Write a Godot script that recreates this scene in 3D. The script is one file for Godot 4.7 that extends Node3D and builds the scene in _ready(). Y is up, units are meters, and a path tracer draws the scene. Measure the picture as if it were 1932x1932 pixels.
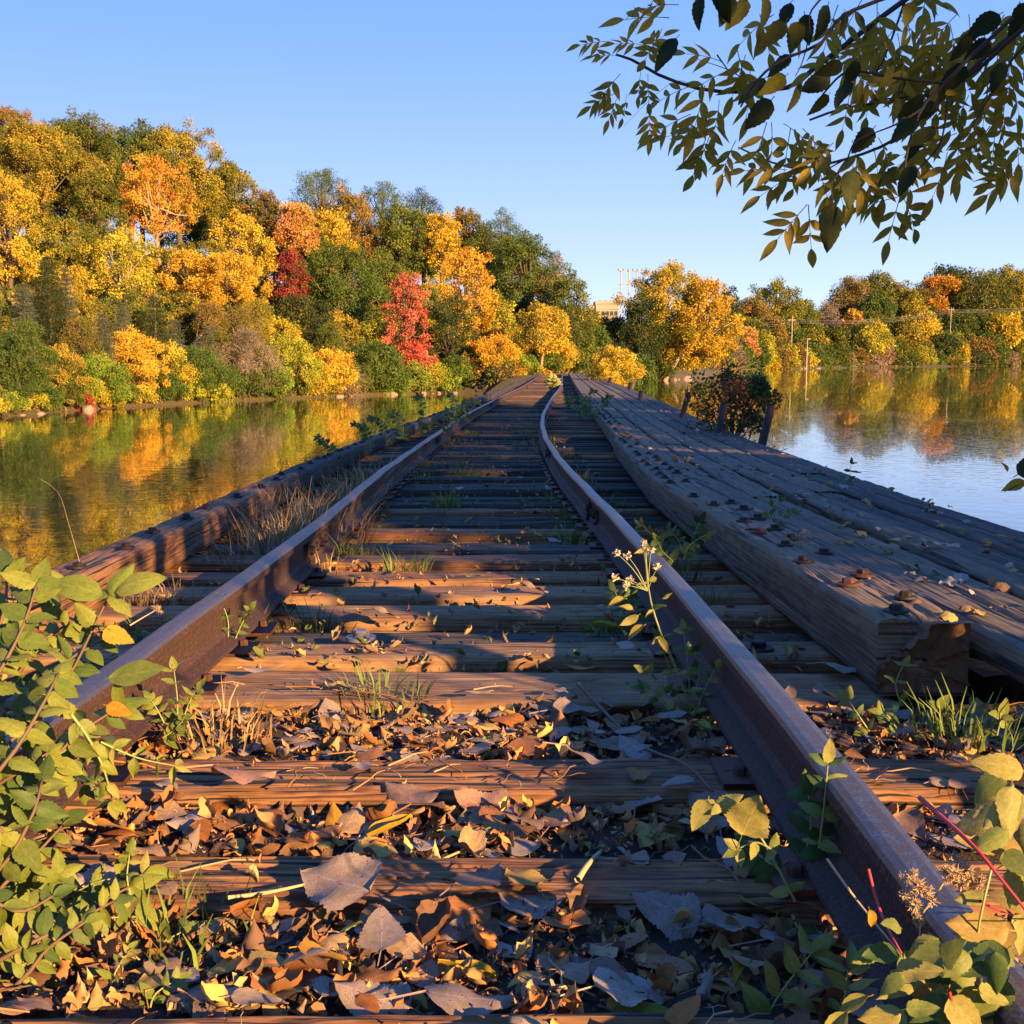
extends Node3D
# A disused railway trestle over a lake in autumn, late afternoon sun from behind the right shoulder.

const FOCAL := 2227.0          # focal length in pixels of the 1932 pixel wide view used for measuring
const EYE := 2.6               # eye height above the water
const PITCH := 7.37
const SUN_AZ := 44.0
const SUN_EL := 17.0

var rng := RandomNumberGenerator.new()
var counts := {}
var M := {}
var leafm := {}
var noise := FastNoiseLite.new()

func _ready():
	rng.seed = 20241
	noise.seed = 5
	noise.frequency = 1.0
	noise.fractal_octaves = 3
	# ---- camera
	var cam := Camera3D.new()
	cam.name = "camera"
	cam.position = Vector3(0, EYE, 0)
	cam.rotation_degrees = Vector3(-PITCH, 0, 0)
	cam.fov = 2.0 * rad_to_deg(atan(966.0 / FOCAL))
	cam.near = 0.05
	cam.far = 2500.0
	add_child(cam)
	cam.current = true
	# ---- sky, exposure
	var sm := ProceduralSkyMaterial.new()
	sm.sky_top_color = Color(0.31, 0.555, 0.93)
	sm.sky_horizon_color = Color(0.86, 0.93, 0.985)
	sm.sky_curve = 0.11
	sm.ground_bottom_color = Color(0.10, 0.09, 0.06)
	sm.ground_horizon_color = Color(0.35, 0.33, 0.25)
	sm.sun_angle_max = 0.0
	var sky := Sky.new()
	sky.sky_material = sm
	var env := Environment.new()
	env.background_mode = Environment.BG_SKY
	env.sky = sky
	env.background_energy_multiplier = 0.37
	env.tonemap_mode = Environment.TONE_MAPPER_LINEAR
	env.tonemap_exposure = 3.7
	env.ssao_enabled = true
	env.ssil_enabled = true
	env.sdfgi_enabled = true
	var we := WorldEnvironment.new()
	we.name = "world_environment"
	we.environment = env
	add_child(we)
	# ---- sun
	var sun := DirectionalLight3D.new()
	sun.name = "sun"
	sun.light_color = Color(1.0, 0.80, 0.53)
	sun.light_energy = 1.6
	sun.light_angular_distance = 0.5
	sun.shadow_enabled = true
	sun.sky_mode = DirectionalLight3D.SKY_MODE_LIGHT_ONLY
	add_child(sun)
	sun.look_at_from_position(sun_dir() * 20.0, Vector3.ZERO)
	# ---- the place
	make_materials()
	make_leaf_meshes()
	build_land()
	build_bridge()
	build_far_things()
	build_woods()
	build_near_trees()
	build_litter()
	build_plants()
	build_branches()

func sun_dir() -> Vector3:
	var a = deg_to_rad(SUN_AZ)
	var e = deg_to_rad(SUN_EL)
	return Vector3(sin(a) * cos(e), sin(e), cos(a) * cos(e))

# ------------------------------------------------------------------ measuring
func ray(px: float, py: float) -> Vector3:
	var u = (px - 966.0) / FOCAL
	var v = (966.0 - py) / FOCAL
	var p = deg_to_rad(PITCH)
	return Vector3(u, v * cos(p) - sin(p), -cos(p) - v * sin(p))

func at_d(px: float, py: float, d: float) -> Vector3:      # the point at z = -d
	var r = ray(px, py)
	return Vector3(0, EYE, 0) + r * (d / -r.z)

func at_y(px: float, py: float, y: float) -> Vector3:      # the point on the level y
	var r = ray(px, py)
	return Vector3(0, EYE, 0) + r * ((y - EYE) / r.y)

# ------------------------------------------------------------------ scene helpers
func put(o: Node, called: String, parent: Node = null):
	var p: Node = parent if parent else self
	var key = str(p.get_instance_id()) + called
	var n = counts.get(key, 0)
	counts[key] = n + 1
	o.name = called if n == 0 else "%s_%03d" % [called, n]
	p.add_child(o)
	return o

func tag(o, label: String, category: String, group := "", kind := ""):
	if label: o.set_meta("label", label)
	if category: o.set_meta("category", category)
	if group: o.set_meta("group", group)
	if kind: o.set_meta("kind", kind)
	return o

func thing(called: String, label: String, category: String, at := Vector3.ZERO, group := "") -> Node3D:
	var o := Node3D.new()
	put(o, called)
	o.position = at
	tag(o, label, category, group)
	return o

func part(called: String, mesh: Mesh, m: Material, parent: Node = null, xf := Transform3D()) -> MeshInstance3D:
	var o := MeshInstance3D.new()
	o.mesh = mesh
	o.material_override = m
	put(o, called, parent)
	o.transform = xf
	return o

func many(called: String, mesh: Mesh, m: Material, xfs: Array, cols: Array, parent: Node = null) -> MultiMeshInstance3D:
	var mm := MultiMesh.new()
	mm.transform_format = MultiMesh.TRANSFORM_3D
	mm.use_colors = true
	mm.mesh = mesh
	mm.instance_count = xfs.size()
	for i in xfs.size():
		mm.set_instance_transform(i, xfs[i])
		mm.set_instance_color(i, cols[i])
	var o := MultiMeshInstance3D.new()
	o.multimesh = mm
	o.material_override = m
	put(o, called, parent)
	return o

func rr(a: float, b: float) -> float:
	return rng.randf_range(a, b)

func rdir() -> Vector3:
	var y = rr(-1, 1)
	var a = rr(0, TAU)
	var s = sqrt(1 - y * y)
	return Vector3(cos(a) * s, y, sin(a) * s)

func interp(xs: Array, ys: Array, x: float) -> float:      # smooth curve through measured points
	var n = xs.size()
	if x <= xs[0]: return ys[0]
	if x >= xs[n - 1]: return ys[n - 1]
	var i = 0
	while x > xs[i + 1]: i += 1
	var t = (x - xs[i]) / (xs[i + 1] - xs[i])
	var h = xs[i + 1] - xs[i]
	var m0 = (ys[i + 1] - ys[i]) / h
	var m1 = m0
	if i > 0: m0 = (ys[i + 1] - ys[i - 1]) / (xs[i + 1] - xs[i - 1])
	if i < n - 2: m1 = (ys[i + 2] - ys[i]) / (xs[i + 2] - xs[i])
	var t2 = t * t
	var t3 = t2 * t
	return (2 * t3 - 3 * t2 + 1) * ys[i] + (t3 - 2 * t2 + t) * h * m0 + (-2 * t3 + 3 * t2) * ys[i + 1] + (t3 - t2) * h * m1

func begin() -> SurfaceTool:
	var st := SurfaceTool.new()
	st.begin(Mesh.PRIMITIVE_TRIANGLES)
	return st

func quad(st: SurfaceTool, a: Vector3, b: Vector3, c: Vector3, d: Vector3, ua := Vector2(0, 0), ub := Vector2(1, 0), uc := Vector2(1, 1), ud := Vector2(0, 1)):
	st.set_uv(ua); st.add_vertex(a)
	st.set_uv(ub); st.add_vertex(b)
	st.set_uv(uc); st.add_vertex(c)
	st.set_uv(ua); st.add_vertex(a)
	st.set_uv(uc); st.add_vertex(c)
	st.set_uv(ud); st.add_vertex(d)

func done(st: SurfaceTool, smooth := false) -> ArrayMesh:
	if smooth:
		st.index()
	st.generate_normals()
	return st.commit()

func tube(st: SurfaceTool, pts: Array, radii: Array, sides := 6):      # smooth tapered tube
	var rings = []
	var n = pts.size()
	var ref = Vector3(0.31, 0.2, 0.93)
	var along = 0.0
	for i in n:
		var d = (pts[min(i + 1, n - 1)] - pts[max(i - 1, 0)]).normalized()
		if abs(d.dot(ref)) > 0.95: ref = Vector3(0.9, 0.3, 0.1)
		var x = d.cross(ref).normalized()
		var y = d.cross(x).normalized()
		if i > 0: along += pts[i].distance_to(pts[i - 1])
		var ring = []
		for k in sides:
			var a = TAU * k / sides
			ring.append(pts[i] + (x * cos(a) + y * sin(a)) * radii[i])
		rings.append([ring, along])
	for i in n - 1:
		for k in sides:
			var k2 = (k + 1) % sides
			quad(st, rings[i][0][k], rings[i][0][k2], rings[i + 1][0][k2], rings[i + 1][0][k], Vector2(float(k) / sides, rings[i][1]), Vector2(float(k + 1) / sides, rings[i][1]), Vector2(float(k + 1) / sides, rings[i + 1][1]), Vector2(float(k) / sides, rings[i + 1][1]))
	var c = pts[n - 1]
	for k in sides:
		var k2 = (k + 1) % sides
		st.set_uv(Vector2(0, 0)); st.add_vertex(rings[n - 1][0][k])
		st.set_uv(Vector2(0, 0)); st.add_vertex(rings[n - 1][0][k2])
		st.set_uv(Vector2(0, 0)); st.add_vertex(c)

func tube_mesh(pts: Array, radii: Array, sides := 6) -> ArrayMesh:
	var st = begin()
	st.set_smooth_group(0)
	tube(st, pts, radii, sides)
	return done(st, false)

func box(st: SurfaceTool, lo: Vector3, hi: Vector3):
	var p = []
	for i in 8:
		p.append(Vector3(hi.x if i & 1 else lo.x, hi.y if i & 2 else lo.y, hi.z if i & 4 else lo.z))
	for f in [[0, 1, 3, 2], [4, 5, 7, 6], [0, 1, 5, 4], [2, 3, 7, 6], [0, 2, 6, 4], [1, 3, 7, 5]]:
		quad(st, p[f[0]], p[f[1]], p[f[2]], p[f[3]])

func curve_pts(ctrl: Array, n: int) -> Array:                 # Catmull-Rom through points
	var out = []
	var m = ctrl.size()
	for k in n + 1:
		var f = float(k) / n * (m - 1)
		var i = min(int(f), m - 2)
		var t = f - i
		out.append(ctrl[i].cubic_interpolate(ctrl[i + 1], ctrl[max(i - 1, 0)], ctrl[min(i + 2, m - 1)], t))
	return out

# ------------------------------------------------------------------ materials
func lin(r: float, g: float, b: float) -> Color:
	return Color(r, g, b).linear_to_srgb()

func stretched(sd: int, sx: int, sy: int, w: int, h: int, f: float, oct := 3, ridged := false) -> PackedByteArray:
	var n := FastNoiseLite.new()
	n.seed = sd
	n.noise_type = FastNoiseLite.TYPE_SIMPLEX_SMOOTH
	n.frequency = f
	n.fractal_type = FastNoiseLite.FRACTAL_RIDGED if ridged else FastNoiseLite.FRACTAL_FBM
	n.fractal_octaves = oct
	var im = n.get_seamless_image(sx, sy)
	im.convert(Image.FORMAT_L8)
	im.resize(w, h, Image.INTERPOLATE_CUBIC)
	return im.get_data()

func tex_of(w: int, h: int, px: PackedByteArray) -> ImageTexture:
	return ImageTexture.create_from_image(Image.create_from_data(w, h, false, Image.FORMAT_RGB8, px))

func normal_of(w: int, h: int, height: PackedByteArray, strength: float) -> ImageTexture:
	var im = Image.create_from_data(w, h, false, Image.FORMAT_L8, height)
	im.convert(Image.FORMAT_RGBA8)
	im.bump_map_to_normal_map(strength)
	return ImageTexture.create_from_image(im)

func wood_maps(sd: int, dark: Color, light: Color, grey: Color, crack: float) -> Array:
	var w = 1024
	var h = 512
	var fine = stretched(sd, 40, 512, w, h, 0.09, 3)
	var broad = stretched(sd + 1, 24, 64, w, h, 0.05, 3)
	var rid = stretched(sd + 2, 20, 256, w, h, 0.035, 2, true)
	var spots = stretched(sd + 3, 512, 512, w, h, 0.03, 4)
	var px := PackedByteArray()
	px.resize(w * h * 3)
	var hp := PackedByteArray()
	hp.resize(w * h)
	for i in w * h:
		var f = fine[i] / 255.0
		var b = broad[i] / 255.0
		var r = rid[i] / 255.0
		var s = spots[i] / 255.0
		var c = clamp((r - (1.0 - crack * 0.35)) * 9.0, 0.0, 1.0) * clamp(b * 2.2 - 0.5, 0.0, 1.0)
		var v = clamp(0.5 + (f - 0.5) * 0.75 + (b - 0.5) * 0.5 + (s - 0.5) * 0.45, 0.0, 1.0)
		var col = dark.lerp(light, v).lerp(grey, clamp((s * 0.6 + b * 0.6 - 0.45) * 1.6, 0.0, 0.8))
		col = col * (1.0 - 0.85 * c)
		px[i * 3] = int(clamp(col.r, 0, 1) * 255)
		px[i * 3 + 1] = int(clamp(col.g, 0, 1) * 255)
		px[i * 3 + 2] = int(clamp(col.b, 0, 1) * 255)
		hp[i] = int(clamp(0.62 + (f - 0.5) * 0.7 - c * 0.6, 0, 1) * 255)
	return [tex_of(w, h, px), normal_of(w, h, hp, 5.0)]

func speckle(sd: int, a: Color, b: Color, c: Color, f: float, bump := 3.0, size := 512) -> Array:
	var n1 = stretched(sd, size, size, size, size, f, 5)
	var n2 = stretched(sd + 1, size, size, size, size, f * 0.22, 3)
	var px := PackedByteArray()
	px.resize(size * size * 3)
	for i in size * size:
		var v = n1[i] / 255.0
		var u = clamp(n2[i] / 255.0 * 2.2 - 0.6, 0.0, 1.0)
		var col = a.lerp(b, clamp(v * 2.0 - 0.5, 0, 1)).lerp(c, u * 0.8)
		px[i * 3] = int(col.r * 255)
		px[i * 3 + 1] = int(col.g * 255)
		px[i * 3 + 2] = int(col.b * 255)
	return [tex_of(size, size, px), normal_of(size, size, n1, bump)]

func std(maps: Array, rough: float, uv := Vector3.ONE, tri := false, nscale := 1.0, tint := Color.WHITE) -> StandardMaterial3D:
	var m := StandardMaterial3D.new()
	m.albedo_color = tint
	if maps.size() > 0:
		m.albedo_texture = maps[0]
		m.normal_enabled = true
		m.normal_texture = maps[1]
		m.normal_scale = nscale
	m.roughness = rough
	m.uv1_scale = uv
	if tri:
		m.uv1_triplanar = true
		m.uv1_world_triplanar = true
	m.cull_mode = BaseMaterial3D.CULL_DISABLED
	return m

func leaf_maps() -> Array:
	var n = 256
	var blot = stretched(301, n, n, n, n, 0.02, 4)
	var finer = stretched(302, n, n, n, n, 0.12, 3)
	var px := PackedByteArray()
	px.resize(n * n * 3)
	var hp := PackedByteArray()
	hp.resize(n * n)
	for y in n:
		var s = abs(float(y) / n * 2.0 - 1.0)
		for x in n:
			var t = float(x) / n
			var i = y * n + x
			var mid = clamp(1.0 - s / 0.05, 0.0, 1.0)
			var q = fposmod((t - s * 0.16) * 9.0, 1.0)
			var side = clamp(1.0 - min(q, 1.0 - q) / 0.07, 0.0, 1.0) * clamp(1.1 - s, 0.0, 1.0)
			var vein = max(mid, side * 0.55)
			var v = 0.83 + (blot[i] / 255.0 - 0.5) * 0.20 + (finer[i] / 255.0 - 0.5) * 0.16
			v = v * (1.0 - vein * 0.10) + vein * 0.20
			v = clamp(v, 0.0, 1.0)
			px[i * 3] = int(v * 255)
			px[i * 3 + 1] = int(clamp(v * (0.97 + 0.05 * (finer[i] / 255.0)), 0, 1) * 255)
			px[i * 3 + 2] = int(clamp(v * (0.9 + 0.2 * blot[i] / 255.0), 0, 1) * 255)
			var sp = clamp((blot[i] / 255.0 * 0.5 + finer[i] / 255.0 * 0.5 - 0.69) * 14.0, 0.0, 1.0)
			if sp > 0.0:
				px[i * 3] = int(px[i * 3] * (1.0 - 0.35 * sp))
				px[i * 3 + 1] = int(px[i * 3 + 1] * (1.0 - 0.55 * sp))
				px[i * 3 + 2] = int(px[i * 3 + 2] * (1.0 - 0.6 * sp))
			hp[i] = int(clamp(0.5 + (finer[i] / 255.0 - 0.5) * 0.4 - vein * 0.35, 0, 1) * 255)
	return [tex_of(n, n, px), normal_of(n, n, hp, 3.0)]

var leaf_tex: Array
func leaf_mat(c: Array, through := 0.5, rough := 0.6) -> StandardMaterial3D:
	var m = std(leaf_tex, rough, Vector3.ONE, false, 0.7, lin(c[0] * 0.85, c[1] * 0.85, c[2] * 0.85))
	m.metallic_specular = 0.3
	if through > 0.0:
		m.backlight_enabled = true
		m.backlight = Color(through, through, through * 0.75).linear_to_srgb()
	return m

func make_materials():
	leaf_tex = leaf_maps()
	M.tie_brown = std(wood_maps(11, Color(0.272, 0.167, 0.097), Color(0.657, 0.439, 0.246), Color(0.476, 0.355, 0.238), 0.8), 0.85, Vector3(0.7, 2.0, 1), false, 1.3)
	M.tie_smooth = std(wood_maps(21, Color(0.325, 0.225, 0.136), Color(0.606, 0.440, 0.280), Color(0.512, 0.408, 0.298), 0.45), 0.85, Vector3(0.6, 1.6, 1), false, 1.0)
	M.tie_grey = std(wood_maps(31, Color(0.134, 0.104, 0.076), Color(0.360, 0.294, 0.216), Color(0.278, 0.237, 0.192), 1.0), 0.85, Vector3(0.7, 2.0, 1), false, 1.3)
	M.deck = std(wood_maps(41, Color(0.214, 0.178, 0.129), Color(0.450, 0.381, 0.283), Color(0.374, 0.327, 0.258), 0.8), 0.85, Vector3(0.4, 1.1, 1), false, 0.7)
	M.deck_dark = std(wood_maps(51, Color(0.144, 0.109, 0.080), Color(0.299, 0.237, 0.176), Color(0.247, 0.209, 0.168), 1.1), 0.85, Vector3(0.4, 1.2, 1), false, 0.8)
	M.guard = std(wood_maps(61, Color(0.278, 0.214, 0.144), Color(0.515, 0.408, 0.288), Color(0.412, 0.361, 0.280), 0.7), 0.85, Vector3(0.4, 1.2, 1), false, 0.7)
	M.end = std(speckle(71, Color(0.33, 0.22, 0.13), Color(0.44, 0.31, 0.19), Color(0.37, 0.26, 0.16), 0.05, 2.0), 0.9, Vector3(1, 1, 1), false, 0.5)
	M.rust = std(speckle(81, Color(0.14, 0.085, 0.06), Color(0.36, 0.21, 0.13), Color(0.20, 0.13, 0.10), 0.05, 4.0), 0.8, Vector3(3, 3, 3), true, 1.4)
	M.steel = plain(0.20, 0.19, 0.185, 0.5)
	M.steel.metallic = 0.6
	M.rail_top = std(speckle(91, Color(0.30, 0.29, 0.30), Color(0.45, 0.43, 0.43), Color(0.37, 0.29, 0.25), 0.06, 2.0), 0.42, Vector3(4, 4, 4), true, 0.5)
	M.rail_top.metallic = 0.6
	M.iron = std(speckle(101, Color(0.07, 0.06, 0.058), Color(0.16, 0.125, 0.11), Color(0.20, 0.13, 0.09), 0.08, 4.0), 0.65, Vector3(12, 12, 12), true, 0.8)
	M.iron.metallic = 0.3
	M.rusty_iron = std(speckle(105, Color(0.22, 0.11, 0.06), Color(0.45, 0.23, 0.12), Color(0.16, 0.11, 0.09), 0.08, 4.0), 0.8, Vector3(12, 12, 12), true, 0.8)
	M.soil = std(speckle(111, Color(0.09, 0.065, 0.05), Color(0.21, 0.15, 0.105), Color(0.16, 0.11, 0.07), 0.07, 6.0), 0.95, Vector3(3, 3, 3), true, 1.0)
	M.hill = std(speckle(121, Color(0.20, 0.16, 0.09), Color(0.42, 0.32, 0.18), Color(0.27, 0.28, 0.12), 0.05, 4.0), 0.95, Vector3(0.2, 0.2, 0.2), true, 1.0)
	M.bark = std(speckle(131, Color(0.22, 0.17, 0.13), Color(0.47, 0.39, 0.30), Color(0.34, 0.29, 0.24), 0.04, 6.0), 0.9, Vector3(1.5, 0.5, 1.5), true, 1.0)
	M.bark_pale = std(speckle(135, Color(0.46, 0.38, 0.30), Color(0.70, 0.60, 0.48), Color(0.55, 0.48, 0.40), 0.04, 4.0), 0.9, Vector3(1.5, 0.5, 1.5), true, 0.6)
	M.twig_dark = std(speckle(139, Color(0.12, 0.09, 0.08), Color(0.28, 0.22, 0.18), Color(0.2, 0.16, 0.14), 0.06, 3.0), 0.85, Vector3(9, 9, 9), true, 0.6)
	M.rock = std(speckle(141, Color(0.40, 0.33, 0.27), Color(0.66, 0.55, 0.44), Color(0.5, 0.45, 0.4), 0.03, 5.0), 0.9, Vector3(0.6, 0.6, 0.6), true, 1.0)
	M.stem_red = plain(0.42, 0.03, 0.03, 0.45)
	M.stem_green = plain(0.22, 0.25, 0.07, 0.6)
	M.stem_brown = plain(0.11, 0.065, 0.035, 0.7)
	M.stem_straw = plain(0.42, 0.30, 0.14, 0.8)
	M.seed = plain(0.36, 0.25, 0.14, 0.9)
	M.bloom = plain(0.60, 0.50, 0.30, 0.8)
	M.wall = std(speckle(151, Color(0.55, 0.52, 0.49), Color(0.64, 0.61, 0.58), Color(0.58, 0.55, 0.52), 0.03, 1.0), 0.85, Vector3(0.2, 0.2, 0.2), true, 0.3)
	M.roof = plain(0.22, 0.21, 0.21, 0.7)
	M.pane = plain(0.05, 0.06, 0.08, 0.1)
	M.pole = std(speckle(161, Color(0.55, 0.49, 0.44), Color(0.70, 0.64, 0.58), Color(0.60, 0.54, 0.48), 0.04, 2.0), 0.85, Vector3(1, 0.3, 1), true, 0.5)
	M.wire = plain(0.16, 0.15, 0.15, 0.6)
	# foliage whose colour comes with each copy
	var f := StandardMaterial3D.new()
	f.vertex_color_use_as_albedo = true
	f.roughness = 0.65
	f.metallic_specular = 0.3
	f.backlight_enabled = true
	f.backlight = Color(0.42, 0.42, 0.34).linear_to_srgb()
	f.cull_mode = BaseMaterial3D.CULL_DISABLED
	M.foliage = f
	var g := StandardMaterial3D.new()
	g.vertex_color_use_as_albedo = true
	g.roughness = 0.75
	g.metallic_specular = 0.3
	g.backlight_enabled = true
	g.backlight = Color(0.2, 0.2, 0.16).linear_to_srgb()
	g.cull_mode = BaseMaterial3D.CULL_DISABLED
	M.scrap = g
	var dl = leaf_mat([1.0, 1.0, 1.0], 0.15, 0.75)
	dl.albedo_color = Color.WHITE
	dl.vertex_color_use_as_albedo = true
	M.dry_leaves = dl
	# water
	var w := StandardMaterial3D.new()
	w.albedo_color = lin(0.030, 0.034, 0.018)
	w.roughness = 0.015
	w.metallic_specular = 0.71
	w.clearcoat_enabled = true
	w.clearcoat = 0.55
	w.clearcoat_roughness = 0.015
	var wn := FastNoiseLite.new()
	wn.seed = 77
	wn.frequency = 0.022
	wn.fractal_octaves = 3
	var im = wn.get_seamless_image(512, 512)
	im.convert(Image.FORMAT_RGBA8)
	im.bump_map_to_normal_map(9.0)
	w.normal_enabled = true
	w.normal_texture = ImageTexture.create_from_image(im)
	w.normal_scale = 0.038
	w.uv1_scale = Vector3(0.16, 0.16, 0.16)
	w.uv1_triplanar = true
	w.uv1_world_triplanar = true
	M.water = w

func plain(r: float, g: float, b: float, rough: float) -> StandardMaterial3D:
	var m := StandardMaterial3D.new()
	m.albedo_color = lin(r, g, b)
	m.roughness = rough
	m.cull_mode = BaseMaterial3D.CULL_DISABLED
	return m

# ------------------------------------------------------------------ leaves
func profile(shape: String, t: float) -> float:
	match shape:
		"lance": return pow(sin(PI * pow(t, 0.72)), 1.15)
		"ovate": return pow(sin(PI * pow(t, 0.62)), 0.85)
		"delta": return sqrt(t / 0.2) if t < 0.2 else pow(max(0.0, 1.0 - (t - 0.2) / 0.8), 0.78) * (1.0 + 0.12 * sin((t - 0.2) / 0.8 * PI))
		"oval": return pow(sin(PI * pow(t, 0.76)), 0.95)
	return sin(PI * t)

# a leaf of length 1 that starts at the origin, runs along +X and faces +Y
func leaf_shape(st: SurfaceTool, shape: String, wide: float, n: int, serr: float, bend: float, cup: float, wav: float, sd: int, xf := Transform3D(), stalk := 0.18):
	var r := RandomNumberGenerator.new()
	r.seed = sd
	var ph = r.randf() * TAU
	var ph2 = r.randf() * TAU
	var tw = r.randf_range(-0.5, 0.5)
	var rows = []
	var p = Vector2.ZERO
	for i in n + 1:
		var t = float(i) / n
		var ang = bend * (t - 0.25) + wav * 0.9 * sin(t * 5.0 + ph2)
		if i > 0: p += Vector2(cos(ang), sin(ang)) / n
		var w = wide * profile(shape, t)
		var row = []
		for k in 5:
			var s = (k - 2) / 2.0
			var e = w * s
			if abs(s) == 1.0:
				e *= 1.0 + serr * (0.5 if i % 2 == 0 else -0.5) + serr * r.randf_range(-0.7, 0.4)
			var y = p.y + cup * wide * s * s * (0.6 + 0.8 * profile(shape, t)) + wav * wide * abs(s) * sin(t * 11.0 + ph + s * 2.0) + tw * e * (t - 0.3) * 1.2
			row.append([xf * Vector3(p.x, y, e), Vector2(t, 0.5 + 0.5 * s)])
		rows.append(row)
	for i in n:
		for k in 4:
			var a = rows[i][k]
			var b = rows[i][k + 1]
			var c = rows[i + 1][k + 1]
			var d = rows[i + 1][k]
			quad(st, a[0], b[0], c[0], d[0], a[1], b[1], c[1], d[1])
	if stalk > 0.0:
		var q = 0.012
		var e0 = xf * Vector3(-stalk, -stalk * 0.35, stalk * tw * 0.6)
		for dz in [Vector3(0, 0, q), Vector3(0, q, 0)]:
			var o = xf.basis * dz
			var s0 = xf.origin
			quad(st, e0 - o, e0 + o, s0 + o, s0 - o, Vector2(0, .5), Vector2(0, .5), Vector2(0.05, .5), Vector2(0.05, .5))

func one_leaf(shape: String, wide: float, n: int, serr: float, bend: float, cup: float, wav: float, sd: int, stalk := 0.18) -> ArrayMesh:
	var st = begin()
	st.set_smooth_group(0)
	leaf_shape(st, shape, wide, n, serr, bend, cup, wav, sd, Transform3D(), stalk)
	return done(st)

func make_leaf_meshes():
	leafm.delta = []
	for i in 9:
		leafm.delta.append(one_leaf("delta", rr(0.42, 0.54), 30, 0.085, rr(-0.5, 0.6), rr(-0.25, 0.35), rr(0.03, 0.10), 900 + i, 0.45))
	leafm.lance = []
	for i in 6:
		leafm.lance.append(one_leaf("lance", rr(0.17, 0.24), 12, 0.05, rr(-1.2, 1.2), rr(-0.2, 0.7), rr(0.02, 0.1), 920 + i, 0.1))
	leafm.ovate = []
	for i in 6:
		leafm.ovate.append(one_leaf("ovate", rr(0.25, 0.31), 16, 0.10, rr(-0.9, 0.2), rr(-0.25, 0.3), rr(0.02, 0.08), 940 + i, 0.12))
	leafm.oval = []
	for i in 8:
		leafm.oval.append(one_leaf("oval", rr(0.20, 0.27), 12, 0.03, rr(-1.3, 0.2), rr(-0.15, 0.3), rr(0.01, 0.06), 960 + i, 0.06))
	leafm.curl = []
	for i in 6:
		leafm.curl.append(one_leaf(["ovate", "delta", "lance"][i % 3], rr(0.25, 0.45), 14, 0.12, rr(-2.4, 2.4), rr(-1.0, 1.3), rr(0.1, 0.25), 980 + i, 0.1))
	leafm.scrap = []
	for i in 5:
		leafm.scrap.append(one_leaf(["ovate", "lance", "lance", "oval", "delta"][i], [0.30, 0.10, 0.16, 0.22, 0.40][i], 6, 0.35, [1.6, -1.2, 2.2, -2.4, 1.2][i], [0.9, 0.5, -0.9, 1.3, -0.6][i], 0.22, 1000 + i, 0.0))
	# pinnate leaves: leaflets in pairs on a stalk, hanging
	leafm.pinnate = []
	for v in 6:
		var st = begin()
		st.set_smooth_group(0)
		var pairs = 2 + v % 2
		var r := RandomNumberGenerator.new()
		r.seed = 1100 + v
		var pts = []
		for i in 7:
			var t = i / 6.0
			pts.append(Vector3(t, -0.25 * t * t, 0.0))
		tube(st, pts, [0.012, 0.011, 0.010, 0.009, 0.008, 0.007, 0.006], 4)
		for i in pairs:
			for s in [-1, 1]:
				var t = 0.35 + 0.55 * i / max(1, pairs - 0.3)
				var o = Vector3(t, -0.25 * t * t, 0.0)
				var b = Basis(Vector3.UP, s * r.randf_range(-1.1, -0.6)) * Basis(Vector3.BACK, r.randf_range(-0.7, -0.1)) * Basis(Vector3.RIGHT, r.randf_range(-0.6, 0.6))
				leaf_shape(st, "lance", r.randf_range(0.125, 0.165), 8, 0.03, r.randf_range(-0.7, 0.1), 0.2, 0.03, 1200 + v * 10 + i * 2 + s, Transform3D(b.scaled(Vector3.ONE * r.randf_range(0.55, 0.72)), o), 0.05)
		leaf_shape(st, "lance", 0.15, 8, 0.03, -0.5, 0.2, 0.03, 1300 + v, Transform3D(Basis(Vector3.BACK, -0.5).scaled(Vector3.ONE * 0.7), Vector3(1, -0.25, 0)), 0.05)
		leafm.pinnate.append(done(st))
	# clumps of many leaves, radius 1, for crowns seen from afar
	leafm.clump = []
	for v in 4:
		leafm.clump.append(clump(1400 + v, 26, 0.50, 0.52))
	leafm.needles = [clump(1450, 44, 0.7, 0.20), clump(1451, 44, 0.7, 0.20)]
	leafm.bare = [clump(1460, 22, 1.1, 0.035), clump(1461, 22, 1.1, 0.035)]
	leafm.fine = [clump(1470, 30, 0.42, 0.36), clump(1471, 30, 0.42, 0.36)]
	# materials for single leaves
	for c in [["grey", [0.37, 0.28, 0.22]], ["greybrown", [0.31, 0.20, 0.14]], ["brown", [0.23, 0.12, 0.065]], ["rust", [0.40, 0.17, 0.06]], ["tan", [0.46, 0.32, 0.17]], ["pink", [0.45, 0.26, 0.17]], ["pale", [0.52, 0.43, 0.33]]]:
		M["dry_" + c[0]] = leaf_mat(c[1], 0.12, 0.75)
	for c in [["yellow", [0.62, 0.40, 0.035]], ["gold", [0.60, 0.30, 0.03]], ["orange", [0.52, 0.19, 0.035]], ["lime", [0.40, 0.40, 0.06]]]:
		M["dry_" + c[0]] = leaf_mat(c[1], 0.35, 0.6)
	for c in [["a", [0.23, 0.29, 0.045]], ["b", [0.17, 0.24, 0.04]], ["c", [0.30, 0.34, 0.055]], ["d", [0.11, 0.18, 0.035]], ["e", [0.42, 0.36, 0.06]]]:
		M["bush_" + c[0]] = leaf_mat(c[1], 0.45, 0.5)
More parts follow.
